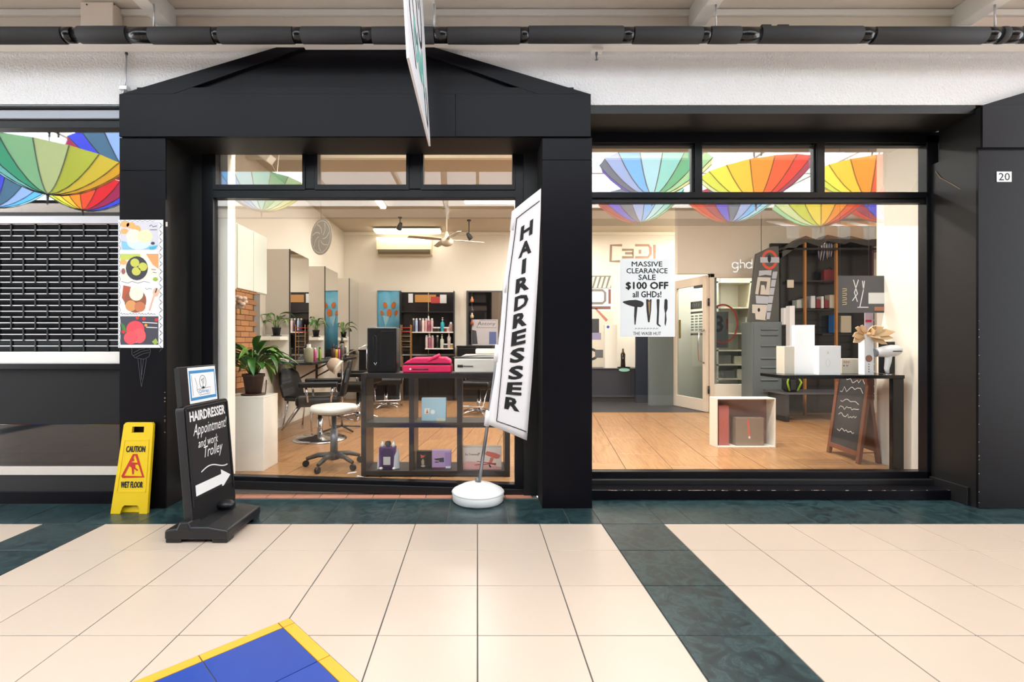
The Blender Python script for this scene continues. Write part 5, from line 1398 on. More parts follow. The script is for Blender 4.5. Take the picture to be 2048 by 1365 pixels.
# hanging dark acrylic picture with scissors
hp_ = thing('hanging_picture', 'dark acrylic picture of scissors and combs hung by the right wall', 'picture', (X(1728, 4.5), 4.5, Z(625, 4.5)))
hf = Flat((X(1728, 4.5), 4.5, Z(588, 4.5)), (1, 0, 0), (0, 0, 1), hp_); kk = 4.5 / FPX
hf.rect('sheet', -52 * kk, -38 * kk, 50 * kk, 36 * kk, mat('smoky_print', (74, 74, 78), .15), 0, .004)
SW = mat('print_white', (226, 226, 226), .5)
hf.strokes('print', [[(-22 * kk, 28 * kk), (-14 * kk, 0), (-24 * kk, -14 * kk)], [(-12 * kk, 28 * kk), (-20 * kk, 2 * kk), (-14 * kk, -16 * kk)]], .008, SW, .005)
hf.strokes('print', [[(-4 * kk, 26 * kk), (-2 * kk, 8 * kk), (-9 * kk, -26 * kk)], [(-14 * kk, -27 * kk), (8 * kk, -27 * kk)], [(-2 * kk, 8 * kk), (0, 26 * kk)]], .008, SW, .005)
hf.rect('print', 8 * kk, -20 * kk, 48 * kk, 2 * kk, SW, .005); hf.rect('print', 20 * kk, -34 * kk, 48 * kk, -26 * kk, mat('copper_lettering', (176, 116, 88), .5), .005)
hf.strokes('lettering', [[(-44 * kk, (10 - 9 * k) * kk), (-36 * kk, (10 - 9 * k) * kk), (-36 * kk, (6 - 9 * k) * kk), (-44 * kk, (5 - 9 * k) * kk)] for k in range(4)], .006, mat('gold_lettering', (206, 182, 130), .5), .005)
for s in (-48, 46): MB().tube([(X(1728, 4.5) + s * kk, 4.5, Z(552, 4.5)), (X(1728, 4.5) + s * kk, 4.5, CZ)], .0012, 5).build('wire', DGREY, hp_)
# slim hanging strip banner beside the wall end
sb_ = solo(MB().box(X(1730, 4.62), X(1747, 4.62), 4.62, 4.628, Z(668, 4.62), Z(626, 4.62)), 'price_strip', mat('lilac_strip', (196, 180, 200), .5), 'lilac strip card with red band hanging under the dark picture', 'card', (X(1738, 4.62), 4.62, Z(668, 4.62)))
MB().box(X(1731, 4.62), X(1743, 4.62), 4.618, 4.62, Z(645, 4.62), Z(640, 4.62)).build('red_band', mat('red_band', (200, 40, 60), .5), sb_)
MB().tube([(X(1738, 4.62), 4.624, Z(626, 4.62)), (X(1738, 4.62), 4.624, CZ)], .0012, 5).build('wire', DGREY, sb_)
# backpack with lime straps on a low bench
bn = thing('low_bench', 'low dark bench under the display unit', 'bench', (X(1640, 6.9), 6.9, IZ))
bx('top', mat('bench_top', (84, 84, 88), .35), X(1568, 6.8), X(1740, 6.8), 6.8, 7.3, Z(790, 6.8), Z(786, 6.8), bn, .003)
for u in (1575, 1730): bx('leg', PLBLACK, X(u, 6.8), X(u + 8, 6.8), 6.85, 7.25, IZ, Z(790, 6.8), bn)
bpk = thing('backpack', 'small black backpack with lime green straps on the low bench', 'bag', (X(1586, 6.9), 6.9, Z(786, 6.8)))
bz = Z(786, 6.8)
MB().box(X(1576, 6.85), X(1598, 6.85), 6.85, 7.0, bz, Z(757, 6.85)).build('body', LEATHER, bpk, .04, 3)
LIME = mat('lime_strap', (142, 190, 42), .5)
for s in (-1, 1): MB().tube([(X(1587 + s * 8, 6.84), 6.84, bz + .02), (X(1587 + s * 14, 6.84), 6.82, Z(765, 6.84)), (X(1587 + s * 9, 6.84), 6.84, Z(754, 6.84)), (X(1587, 6.84), 6.84, Z(753, 6.84))], .012, 8).build('strap', LIME, bpk)
# chalk A-board inside the right window
CHB = mat('chalkboard', (40, 40, 44), .55, vary=.12); DWD = mat('dark_walnut', (112, 64, 42), .5, vary=.2, vscale=12); CHK = mat('chalk', (196, 198, 196), .8)
ab = thing('chalk_a_board', 'wooden A-frame chalkboard under the console table at right', 'sign', (X(1710, 4.62), 4.7, IZ))
def yof(v): return FPX * (EYE - IZ) / (v - VY)
pL = Vector((X(1655, 4.98), 4.98, IZ)); pR = Vector((X(1713, 4.52), 4.52, IZ))
zt_ = Z(748, 4.62)
back = Vector((.235, .02, 0))
side = (pR - pL).normalized(); up0 = Vector((back.x * .5, back.y * .5, zt_ - IZ)); upn = up0.normalized(); Lh = up0.length
nrm = side.cross(upn).normalized()
wd = (pR - pL).length
def ab_bar(name, a, b, w_, m, par=ab, t=.03):
    d = (b - a).normalized(); s = d.cross(nrm).normalized() * w_ / 2
    return MB().prism([a - s, b - s, b + s, a + s], nrm * -t).build(name, m, par, .003)
a0 = pL; b0 = pR
ab_bar('post', a0, a0 + upn * Lh, .045, DWD); ab_bar('post', b0, b0 + upn * Lh, .045, DWD)
ab_bar('rail', a0 + upn * .09, b0 + upn * .09, .045, DWD); ab_bar('rail', a0 + upn * (Lh - .03), b0 + upn * (Lh - .03), .045, DWD)
q = [a0 + upn * .1 + side * .02, b0 + upn * .1 - side * .02, b0 + upn * (Lh - .04) - side * .02, a0 + upn * (Lh - .04) + side * .02]
MB().prism([p - nrm * .008 for p in q], -nrm * .008).build('chalk_panel', CHB, ab)
af = Flat(a0 + upn * .1 - nrm * .007, side, upn, ab)
if af.n.x > 0: af.n = -af.n
rr = random.Random(5)
def scrib(cx, cy, w_, h_, n):
    return [[(cx + w_ * (i / n - .5) + rr.uniform(-.3, .3) * w_ / n, cy + rr.uniform(-.5, .5) * h_) for i in range(n + 1)]]
for cy, h_, w_, n in ((.66, .07, .8, 10), (.56, .07, .75, 9), (.46, .05, .6, 7), (.38, .035, .7, 12), (.31, .035, .6, 12), (.16, .04, .55, 9)):
    af.strokes('chalk_writing', scrib(wd * .5, cy, wd * w_, h_, n), .006, CHK, .0016)
pb0, pb1 = a0 + back, b0 + back; upb = Vector((-back.x * .5, -back.y * .5, zt_ - IZ)).normalized(); n2 = side.cross(upb)
for p in (pb0, pb1): MB().prism([p - side * .022, p + side * .022, p + side * .022 + upb * Lh, p - side * .022 + upb * Lh], n2 * .03).build('post', DWD, ab, .003)
MB().prism([pb0 + upb * .1, pb1 + upb * .1, pb1 + upb * (Lh - .03), pb0 + upb * (Lh - .03)], n2 * .008).build('back_panel', mat('plywood_back', (140, 90, 52), .6), ab)
MB().tube([b0 + upn * .1, pb1 + upb * .1], .004, 6).build('stay_cord', DGREY, ab)
# ================================================================== posters and letters on the right window
gp = 3.858
sp_ = thing('sale_poster', 'white clearance sale poster taped to the right window glass', 'poster', (X(1295, gp), gp, Z(674, gp)))
kp = gp / FPX
sf = Flat((X(1240, gp), gp, Z(674, gp)), (1, 0, 0), (0, 0, 1), sp_)
W_, H_ = 110 * kp, 156 * kp
sf.rect('sheet', 0, 0, W_, H_, PAPER, 0, .0006)
def line(t, v, h, w, b): sf.text('lettering', t, W_ * .49, H_ - (v - 518) * kp, INK, h=h * kp, w=w * kp, bold=b, d=.0012)
line('MASSIVE', 528.5, 10, 61, .016); line('CLEARANCE', 542, 10, 82, .016); line('SALE', 555, 10.5, 34, .018)
line('$100 OFF', 572.5, 15.5, 84, .04); line('all GHDs!', 589, 12, 57, .022)
sf.strokes('lettering', [[((1270 + 6 * k - 1240) * kp, (674 - 659) * kp), ((1271.5 + 6 * k - 1240) * kp, (674 - 656.5) * kp), ((1274 + 6 * k - 1240) * kp, (674 - 658) * kp)] for k in range(8)], .0035, DGREY, .0012); line('THE WASB HUT', 667.5, 6.5, 56, .006)
def sv_(u, v): return ((u - 1240) * kp, (674 - v) * kp)
def ic(pts, m=INK, d=.0012): sf.poly('tool_print', [sv_(*p) for p in pts], m, d)
CHA = mat('charcoal_print', (44, 42, 44), .5)
ic([(1245, 605), (1247, 603), (1258, 601), (1272, 600), (1283, 603), (1287, 606), (1287, 611), (1282, 615), (1268, 614), (1257, 611), (1248, 607)], CHA)
ic([(1269, 612), (1275, 613), (1273, 632), (1271, 650), (1269, 650), (1268, 632)], CHA, .0014)
ic([(1292, 599), (1297, 599), (1298, 602), (1300, 599), (1303, 599), (1302, 622), (1299, 645), (1296, 645), (1293, 622)], CHA)
ic([(1296, 604), (1300, 603), (1300, 622), (1298, 632)], mat('tan_print', (170, 138, 92), .5), .0016)
ic([(1313, 600), (1316, 598), (1319, 600), (1318, 624), (1317, 648), (1322, 653), (1320, 654), (1314, 650), (1313, 648), (1314, 624)], CHA)
ic([(1329, 600), (1332, 598), (1335, 601), (1335, 618), (1332, 626), (1333, 640), (1331, 653), (1329, 648), (1330, 628), (1328, 616)], CHA)
wl = thing('window_lettering', 'white ghd vinyl letters stuck on the right window', 'lettering', (X(1484, gp), gp, Z(545, gp)))
VW = mat('white_vinyl_film', (248, 248, 246), .5)
vf = Flat((X(1484, gp), gp, Z(531, gp)), (1, 0, 0), (0, 0, 1), wl)
q = kp
vf.ring('letter', -14 * q, 0, 5.5 * q, 5.8 * q, 1.8 * q, VW, .0005)
vf.strokes('letter', [[(-8 * q, 6 * q), (-8 * q, -8 * q), (-10 * q, -12 * q), (-14 * q, -13.5 * q), (-18 * q, -12 * q)]], 1.8 * q, VW, .0005)
vf.strokes('letter', [[(-3 * q, 12 * q), (-3 * q, -6 * q)]] + [[(-3 * q, 0), (-2 * q, 4 * q), (2 * q, 5.6 * q), (5 * q, 3.5 * q), (5.6 * q, 0), (5.6 * q, -6 * q)]], 1.8 * q, VW, .0005)
vf.ring('letter', 14 * q, 0, 5.5 * q, 5.8 * q, 1.8 * q, VW, .0005)
vf.strokes('letter', [[(20 * q, 12.5 * q), (20 * q, -6 * q)]], 1.8 * q, VW, .0005)
# ================================================================== things in the arcade
# ---------------- yellow wet floor sign
YP = mat('yellow_plastic', (238, 200, 20), .4); RED = mat('sign_red', (196, 34, 28), .5)
bl, br = X(224, 3.37), X(297, 3.37); tl, tr = X(243, 3.40), X(302, 3.40); zt = Z(846, 3.42)
cw = thing('wet_floor_sign', 'yellow caution wet floor stand leaning by the left pillar', 'sign', ((bl + br) / 2, 3.4, 0))
yB, yT = 3.355, 3.425
def cp(s, t, d=0.0):
    # s across 0..1, t up 0..1
    x = (bl + (br - bl) * s) * (1 - t) + (tl + (tr - tl) * s) * t
    return Vector((x, yB + (yT - yB) * t + d, zt * t))
outl = [(0, 0), (.26, 0), (.30, .07), (.36, .09), (.70, .09), (.76, .07), (.78, 0), (1, 0), (1, .97), (.93, 1), (.07, 1), (0, .97)]
# panel made of strips around the hand hole
hole = [(.30, .885), (.70, .885), (.70, .955), (.30, .955)]
mb = MB()
def cpanel(name, pts, d0, d1, m, bevel=.003):
    return MB().prism([cp(s, t, d0) for s, t in pts], (0, d1 - d0, 0)).build(name, m, cw, bevel)
mb = MB()
for pts in ([(0, .09), (1, .09), (1, .885), (0, .885)], [(0, .885), (.30, .885), (.30, .955), (0, .955)], [(.70, .885), (1, .885), (1, .955), (.70, .955)], [(0, .955), (1, .955), (1, .975), (.94, 1), (.06, 1), (0, .975)], [(0, 0), (.26, 0), (.30, .07), (.36, .09), (0, .09)], [(.78, 0), (1, 0), (1, .09), (.70, .09), (.76, .07)]):
    mb.prism([cp(s, t, 0) for s, t in pts], (0, .022, 0))
mb.build('front_panel', YP, cw)
cpanel('back_panel', [(.04, .0), (.96, .0), (.96, .86), (.04, .86)], .024, .04, YP)
for pts in ([(.08, .23), (.92, .23), (.92, .245), (.08, .245)], [(.10, .80), (.90, .80), (.90, .812), (.10, .812)], [(.08, .23), (.10, .23), (.12, .81), (.10, .81)], [(.90, .23), (.92, .23), (.90, .81), (.88, .81)]):
    cpanel('rib', pts, -.002, 0, YP, 0)
uxv = (cp(1, .5) - cp(0, .5)).normalized(); uyv = (cp(.5, 1) - cp(.5, 0)).normalized()
cf = Flat(cp(.5, 0, -.0004), uxv, uyv, cw); Hs = (cp(.5, 1) - cp(.5, 0)).length
cf.text('lettering', 'CAUTION', .0, Hs * .705, INK, h=.040, w=.13, bold=.035, d=.001)
cf.text('lettering', 'WET FLOOR', 0, Hs * .315, INK, h=.040, w=.15, bold=.035, d=.001)
tri = [(-.072, Hs * .40), (.072, Hs * .40), (.008, Hs * .645), (-.008, Hs * .645), (-.072, Hs * .40)]
cf.strokes('triangle', [tri], .016, RED, .001)
cf.disc('pictogram', -.012, Hs * .585, .010, .010, RED, .0012)
cf.poly('pictogram', [(-.02, Hs * .56), (.022, Hs * .555), (.03, Hs * .535), (.008, Hs * .535), (.012, Hs * .50), (.034, Hs * .475), (.026, Hs * .465), (.002, Hs * .49), (.006, Hs * .43), (-.004, Hs * .425), (-.014, Hs * .50), (-.03, Hs * .52), (-.036, Hs * .51), (-.04, Hs * .518)], RED, .0012)
# ---------------- black pavement sign
ps = thing('pavement_sign', 'black pavement sign with chalk writing and a white arrow on the tiles', 'sign', (-1.64, 3.07, 0))
PS = mat('pavement_sign_plastic', (27, 27, 30), .42)
bx0, bx1, by0, by1 = -1.825, -1.455, 2.86, 3.30
MB().prism([(bx0, by0, .02), (bx1, by0, .02), (bx1, by0, .075), (bx1 - .12, by0 + .0, .095), (bx0 + .12, by0, .095), (bx0, by0, .075)], (0, by1 - by0, 0)).build('base', PS, ps, .012, 3)
for x0_, x1_ in ((bx0, bx0 + .1), (bx1 - .1, bx1)):
    for y0_, y1_ in ((by0 + .005, by0 + .09), (by1 - .09, by1 - .005)): MB().box(x0_ + .005, x1_ - .005, y0_, y1_, 0, .03).build('foot', PS, ps, .006)
MB().prism([(-1.76, by0 - .004, .07), (-1.66, by0 - .004, .07), (-1.685, by0 - .004, .125), (-1.735, by0 - .004, .125)], (0, .12, 0)).build('hump', PS, ps, .01)
nA = Vector((-1.705, 2.90, .09)); dA = Vector((.03, .46, 0)); up = Vector((-.058, 0, .70)); wA = dA.length
dn = dA.normalized(); un = up.normalized(); nv = dn.cross(un).normalized()
if nv.x < 0: nv = -nv
def sp2(a, b, d=0): return nA + dn * a + un * b + nv * d
Lp = up.length
def rr_poly(a0, a1, b0, b1, r):
    out = []
    for cx_, cy_, s0 in ((a1 - r, b0 + r, -90), (a1 - r, b1 - r, 0), (a0 + r, b1 - r, 90), (a0 + r, b0 + r, 180)):
        for k in range(5):
            a = radians(s0 + 22.5 * k); out.append((cx_ + r * cos(a), cy_ + r * sin(a)))
    return out
MB().prism([sp2(a, b, -.025) for a, b in rr_poly(0, wA, 0, Lp, .03)], nv * .05).build('panel', PS, ps, .004)
MB().prism([sp2(a, b, .025) for a, b in rr_poly(.03, wA - .03, .14, Lp - .03, .015)], nv * .002).build('chalk_face', mat('chalk_face', (34, 34, 38), .5, vary=.2, vscale=5), ps)
for q_ in ([(.03, .132), (wA - .03, .132), (wA - .03, .14), (.03, .14)],): MB().prism([sp2(a, b, .025) for a, b in q_], nv * .006).build('ridge', PS, ps)
for q_ in ([(.012, .1), (.026, .1), (.026, Lp - .02), (.012, Lp - .02)], [(wA - .026, .1), (wA - .012, .1), (wA - .012, Lp - .02), (wA - .026, Lp - .02)], [(.026, Lp - .026), (wA - .026, Lp - .026), (wA - .026, Lp - .014), (.026, Lp - .014)]):
    MB().prism([sp2(a, b, .025) for a, b in q_], nv * .008).build('rim', PS, ps, .002)
MB().ball(sp2(wA * .62, .03, .06), (.06, .05, .028), 14, 8).build('spring_cover', PS, ps)
CW = mat('white_chalk', (236, 236, 236), .8)
ff = Flat(sp2(0, 0, .0275), dn, un, ps)
if ff.n.x < 0: ff.n = -ff.n
ff.text('lettering', 'HAIRDRESSER', wA * .5, Lp * .90, CW, h=.058, w=.36, bold=.03, d=.0008)
ff.text('lettering', 'Appointment!', wA * .53, Lp * .765, CW, h=.09, w=.34, d=.0008, slant=.25)
ff.text('lettering', 'and work', wA * .46, Lp * .655, CW, h=.052, w=.2, d=.0008, slant=.25)
ff.text('lettering', 'Trolley', wA * .54, Lp * .55, CW, h=.09, w=.2, d=.0008, slant=.25)
ff.strokes('flourish', [[(wA * (.25 + .6 * t), Lp * (.405 + .028 * sin(t * 5))) for t in [k / 10 for k in range(11)]]], .007, CW, .0008)
az = Lp * .27
ff.poly('arrow', [(.05, az - .035), (wA * .68, az - .035), (wA * .68, az - .06), (wA * .90, az + .0), (wA * .68, az + .06), (wA * .68, az + .03), (.05, az + .03)], CW, .0008)
# header board with paper
MB().prism([sp2(a, b, -.012) for a, b in rr_poly(.015, wA - .075, Lp - .01, Lp + .235, .012)], nv * .024).build('header_board', PLBLACK, ps, .003)
MB().prism([sp2(a, b, -.016) for a, b in ((.008, Lp), (.016, Lp), (.016, Lp + .23), (.008, Lp + .23))], nv * .032).build('header_edge', PLBLACK, ps)
hf_ = Flat(sp2(0, Lp, .0125), dn, un, ps)
if hf_.n.x < 0: hf_.n = -hf_.n
BL = mat('cyan_blue_print', (62, 140, 198), .5)
hf_.rect('paper', .085, .005, .365, .225, PAPER, .0004)
for a0_, b0_, a1_, b1_ in ((.095, .188, .355, .206), (.095, .022, .355, .040), (.095, .04, .107, .19), (.348, .04, .356, .19)): hf_.rect('blue_border', a0_, b0_, a1_, b1_, BL, .001)
hf_.ring('emblem', .225, .13, .032, .042, .003, DGREY, .0012); hf_.disc('emblem', .225, .095, .012, .006, INK, .0012)
hf_.strokes('emblem', [[(.215, .15), (.225, .12), (.222, .1)], [(.238, .15), (.23, .12)], [(.21, .14), (.24, .155)]], .003, DGREY, .0012)
hf_.strokes('emblem', [[(.16, .086), (.30, .092), (.285, .052), (.185, .05), (.16, .086)], [(.15, .16), (.165, .11), (.16, .09)], [(.118, .18), (.122, .05)]], .0025, GREYM, .0012)
hf_.text('lettering', 'Qilirap', .228, .07, BL, h=.026, w=.1, bold=.01, d=.0014)
# ---------------- feather banner on a round base
fbx, fby = X(956, 3.63), 3.63
fbn = thing('feather_banner', 'white HAIRDRESSER banner on a leaning pole in a round white base', 'banner', (fbx, fby, 0))
WPL = mat('white_base_plastic', (240, 238, 238), .45)
MB().lathe([(.175, 0), (.188, .012), (.192, .07), (.185, .082), (.12, .115), (.05, .13), (.04, .14), (.0, .14)], 40, (fbx, fby, 0)).build('base', WPL, fbn)
MB().lathe([(.19, .064), (.1945, .07), (.19, .076)], 40, (fbx, fby, 0)).build('base_seam', mat('seam_grey', (206, 204, 204), .5), fbn)
def fp(u, v):
    t = (970 - v) / 590.0
    Y = 3.62 - .19 * max(0, min(1.05, t)); return Vector((X(u, Y), Y, Z(v, Y)))
MB().tube([(fbx, fby, .12), (fbx + .002, fby, .17)], .022, 12).build('socket', GREYM, fbn)
PM = mat('pole_metal', (150, 152, 158), .3, metal=.8)
MB().tube([fp(958, 968), fp(975, 850), fp(998, 690), fp(1018, 550), fp(1036, 425)], .0125, 10).build('pole', PM, fbn)
CLO = mat('banner_cloth', (238, 234, 236), .8)
rowsv = [(0, (1024, 424), (1082, 377)), (.1, (1020, 470), (1081, 425)), (.3, (1008, 560), (1077, 530)), (.5, (1000, 655), (1071, 630)), (.72, (990, 752), (1064, 745)), (1, (974, 848), (1053, 880))]
def cloth_pt(s, t):
    for (t0, l0, r0), (t1, l1, r1) in zip(rowsv[:-1], rowsv[1:]):
        if t <= t1 + 1e-6:
            k = (t - t0) / (t1 - t0)
            L0 = (l0[0] + (l1[0] - l0[0]) * k, l0[1] + (l1[1] - l0[1]) * k); R0 = (r0[0] + (r1[0] - r0[0]) * k, r0[1] + (r1[1] - r0[1]) * k)
            u = L0[0] + (R0[0] - L0[0]) * s; v = L0[1] + (R0[1] - L0[1]) * s
            p = fp(u, v); p.y -= .016 + .012 * sin(s * 5 + t * 3) * s + .0 * t
            return p
    return None
ns, ntt = 8, 30; vs = []; fs = []
for j in range(ntt + 1):
    for i in range(ns + 1): vs.append(cloth_pt(i / ns, j / ntt))
for j in range(ntt):
    for i in range(ns): fs.append([j * (ns + 1) + i, j * (ns + 1) + i + 1, (j + 1) * (ns + 1) + i + 1, (j + 1) * (ns + 1) + i])
o = MB().add(vs, fs, True).build('cloth', CLO, fbn); md = o.modifiers.new('thick', 'SOLIDIFY'); md.thickness = .002; md.offset = 0
for (u0, v0, u1, v1) in ((1018, 424, 1040, 462), (1006, 548, 1022, 586), (988, 690, 1004, 724), (968, 822, 986, 852)):
    a, b = fp((u0 + u1) / 2, v0), fp((u0 + u1) / 2 - 4, v1)
    MB().tube([a, b], .020, 12).build('sleeve', CLO, fbn)
# lettering follows the cloth
def cloth_local(s, t, d=.004):
    p = cloth_pt(s, t); p.y -= d; return p
def cloth_text(ch, t, sc, w, h):
    vs_, fs_, x0_, x1_, y0_, y1_ = text_geo(ch, .04, 1)
    out = []
    for v in vs_:
        a = (v.x - (x0_ + x1_) / 2) / (x1_ - x0_) * w; b = (v.y - (y0_ + y1_) / 2) / (y1_ - y0_) * h
        out.append(cloth_local(sc + a, t - b, .0045))
    MB().add(out, fs_).build('letter', INK, fbn)
word = 'HAIRDRESSER'
for k, ch in enumerate(word):
    v = 461 + (794 - 461) * k / 10
    t = (v - 400 + 2) / (864 - 400)
    t = .135 + (.862 - .135) * k / 10
    cloth_text(ch, t, .56 + .0 * k, .40 if ch != 'I' else .12, .060)
def cloth_line(pts):
    mb = MB()
    for (s0, t0), (s1, t1) in zip(pts[:-1], pts[1:]):
        n_ = 12
        for q_ in range(n_):
            a = cloth_local(s0 + (s1 - s0) * q_ / n_, t0 + (t1 - t0) * q_ / n_, .004); b = cloth_local(s0 + (s1 - s0) * (q_ + 1) / n_, t0 + (t1 - t0) * (q_ + 1) / n_, .004)
            mb.tube([a, b], .003, 5)
    return mb
cloth_line([(.96, .05), (.18, .05), (.14, .3), (.16, .7), (.22, .965), (.97, .965)]).build('border_line', INK, fbn)
# ---------------- projecting sign under the ceiling
hs_ = thing('projecting_sign', 'white double-sided sign hanging edge-on above the left shopfront', 'sign', (-.31, 2.7, 2.45))
sx_ = -.306; y0_, y1_ = 2.2, 3.2; zb_, zt_ = 2.448, 3.38; tilt = -.05
SG = mat('sign_white', (238, 238, 242), .4)
def sq(y, z): return Vector((sx_ + tilt * (z - zb_) / (zt_ - zb_), y, z))
MB().prism([sq(y0_, zb_), sq(y1_, zb_), sq(y1_, zt_), sq(y0_, zt_)], (-.012, 0, 0)).build('board', SG, hs_, .001, 1)
sfl = Flat(sq(y0_, zb_) + Vector((.0006, 0, 0)), (0, 1, 0), sq(y0_, zt_) - sq(y0_, zb_), hs_)
if sfl.n.x < 0: sfl.n = -sfl.n
sfl.ring('emblem', .62, .64, .13, .2, .032, INK, .001)
sfl.strokes('emblem', [[(.1, .95), (.14, .3), (.3, .12)], [(.2, .8), (.26, .5), (.4, .3)], [(.62, .64), (.6, .95)]], .03, DGREY, .001)
sfl.strokes('lettering', [[(.34, .42), (.3, .3), (.36, .2), (.44, .26), (.46, .4), (.48, .22), (.54, .2), (.58, .36)], [(.6, .2), (.62, .36), (.68, .3)], [(.7, .44), (.72, .2), (.78, .22)]], .045, mat('teal_print', (120, 196, 186), .5), .001)
sfl.strokes('swash', [[(.7, .25), (.76, .1), (.86, .06)], [(.84, .3), (.9, .18), (.86, .08)]], .03, DGREY, .001)
for k in range(6): sfl.rect('print', .5 + .06 * k, .86, .53 + .06 * k, .9, DGREY, .001)
for y in (2.4, 3.0): MB().tube([(sx_ + tilt, y, zt_), (sx_ + tilt, y, 3.57)], .005, 6).build('chain', ALU, hs_)
# ---------------- ice cream poster and chalk cone on the left pillar
pY = 3.459
ip = thing('ice_cream_poster', 'tall poster of four ice cream pictures on the left pillar', 'poster', (X(281, pY), pY, Z(695, pY)))
kp = pY / FPX
pf = Flat((X(237, pY), pY, Z(696, pY)), (1, 0, 0), (0, 0, 1), ip)
def q(u, v): return ((u - 237) * kp, (696 - v) * kp)
def qr(n, u0, v0, u1, v1, m, d=.0006): a = q(u0, v1); b = q(u1, v0); pf.rect(n, a[0], a[1], b[0], b[1], m, d)
def qd(n, u, v, ru, rv, m, d=.001, **k): a = q(u, v); pf.disc(n, a[0], a[1], ru * kp, rv * kp, m, d, n=20, **k)
def qp(n, pts, m, d=.001): pf.poly(n, [q(*p) for p in pts], m, d)
qr('sheet', 236.5, 440, 326.5, 696, PAPER, 0)
zig = []
for k in range(17):
    v = 444 + k * 15.4
    zig.append([q(318, v), q(325.5, v + 7), q(318, v + 14)])
    zig.append([q(238, v), q(241, v + 7), q(238, v + 14)])
    zig.append([q(320, v + 3), q(323, v + 7), q(320, v + 11)])
pf.strokes('doodle_print', zig, .0028, DGREY, .0008)['kind'] = 'stuff'
pf.strokes('doodle_print', [[q(240 + 10 * k, 441), q(245 + 10 * k, 444), q(250 + 10 * k, 441)] for k in range(7)], .0025, DGREY, .0008)
def cm(n, c): return mat('print_' + n, c, .5)
C1 = cm('lilac_grey', (206, 204, 214)); C2 = cm('peach', (236, 172, 104)); C3 = cm('vanilla', (246, 232, 206)); C4 = cm('sky', (128, 190, 220)); C5 = cm('pale_bowl', (206, 222, 232))
qr('photo', 241, 444, 317, 500, C1)
qp('photo_shape', [(243, 482), (262, 486), (300, 492), (316, 490), (312, 499), (245, 500)], C4, .0009)
for (u, v, r) in ((250, 449, 9), (262, 451, 9), (249, 463, 8)): qd('biscuit_print', u, v, r, r * .7, C2, .0010)
qd('bowl_print', 278, 484, 24, 16, C5, .0012); qd('scoop_print', 268, 472, 15, 13, C3, .0014); qd('scoop_print', 290, 473, 15, 13, cm('custard', (244, 226, 180)), .0015); qd('scoop_print', 273, 459, 9, 8, C2, .0013)
qp('photo_shape', [(298, 495), (316, 492), (308, 500), (300, 500)], cm('teal', (70, 170, 196)), .0012)
qd('berry_print', 306, 487, 4, 3, DGREY, .0013)
pf.strokes('lettering', [[q(299, 453), q(303, 450), q(306, 454), q(314, 452)], [q(300, 460), q(314, 460)]], .004, INK, .0012)
qr('photo', 241, 508, 317, 562, cm('linen', (228, 222, 212)))
qp('photo_shape', [(241, 508), (280, 508), (282, 516), (241, 522)], cm('lime', (190, 202, 90)), .0009); qp('photo_shape', [(292, 508), (317, 508), (317, 538), (306, 530)], cm('cone', (226, 158, 98)), .0009)
qd('biscuit_print', 247, 525, 7, 5, C2, .0010); qd('bowl_print', 274, 537, 22, 24, cm('slate', (52, 54, 60)), .0012)
for (u, v) in ((270, 526), (286, 534), (273, 543)): qd('scoop_print', u, v, 9, 8.5, cm('matcha', (196, 196, 84)), .0015)
qd('leaf_print', 311, 559, 5, 4, cm('lime_leaf', (150, 178, 60)), .0012); qd('nut_print', 247, 543, 4, 6, cm('rose_brown', (150, 96, 88)), .0012)
pf.strokes('lettering', [[q(303, 539), q(312, 540)], [q(306, 545), q(313, 546)]], .004, cm('brown_ink', (120, 80, 70)), .0012)
pf.strokes('squiggle', [[q(243, 563), q(256, 567), q(264, 563), q(276, 567), q(288, 563), q(300, 566)]], .003, DGREY, .0012)
qr('photo', 241, 570, 317, 625, cm('white_marble', (232, 232, 236)))
qp('photo_shape', [(247, 571), (262, 574), (258, 588), (250, 606), (244, 596)], cm('rust', (176, 86, 54)), .0009)
qd('bowl_print', 271, 602, 22, 24, cm('terracotta_bowl', (150, 86, 60)), .0012); qd('scoop_print', 273, 588, 14, 14, C3, .0015); qd('scoop_print', 262, 612, 11, 11, cm('caramel', (214, 150, 92)), .0014); qd('scoop_print', 280, 614, 11, 10, cm('cinnamon', (196, 118, 78)), .0015)
pf.strokes('spoon_print', [[q(299, 622), q(307, 596), q(312, 580)]], .012, cm('pink_wood', (224, 176, 152)), .0012); qd('spoon_print', 312, 585, 6, 9, cm('pink_wood2', (226, 180, 150)), .0013); pf.strokes('spoon_print', [[q(311, 586), q(314, 577)]], .008, INK, .0015)
pf.strokes('lettering', [[q(291, 576), q(294, 580), q(298, 577), q(304, 579)]], .003, DGREY, .0012)
pf.strokes('lettering', [[q(240 + 6 * k, 629), q(243 + 6 * k, 626 + (k % 3)), q(245 + 6 * k, 630)] for k in range(12)], .0035, DGREY, .0008)
qr('photo', 241, 633, 317, 690, cm('slate_table', (66, 64, 76)))
qp('leaf_print', [(241, 644), (250, 652), (254, 666), (246, 662)], cm('green', (66, 130, 52)), .0009)
qd('bowl_print', 272, 672, 20, 14, cm('pale_plate', (206, 210, 216)), .0010); qd('scoop_print', 271, 659, 18, 17, cm('raspberry', (226, 72, 84)), .0013); qd('scoop_print', 262, 676, 14, 13, cm('strawberry', (234, 82, 92)), .0015); qd('scoop_print', 279, 672, 13, 15, cm('coral_ice', (228, 90, 96)), .0014)
for (u, v) in ((275, 636), (288, 638), (313, 640), (247, 664)): qd('berry_print', u, v, 3.5, 3.5, cm('red_berry', (206, 44, 40)), .0012)
qd('physalis_print', 292, 651, 3, 3, cm('orange_berry', (232, 150, 40)), .0012); qp('leaf_print', [(304, 684), (312, 677), (317, 686), (310, 690)], cm('lime_leaf2', (150, 176, 78)), .0012)
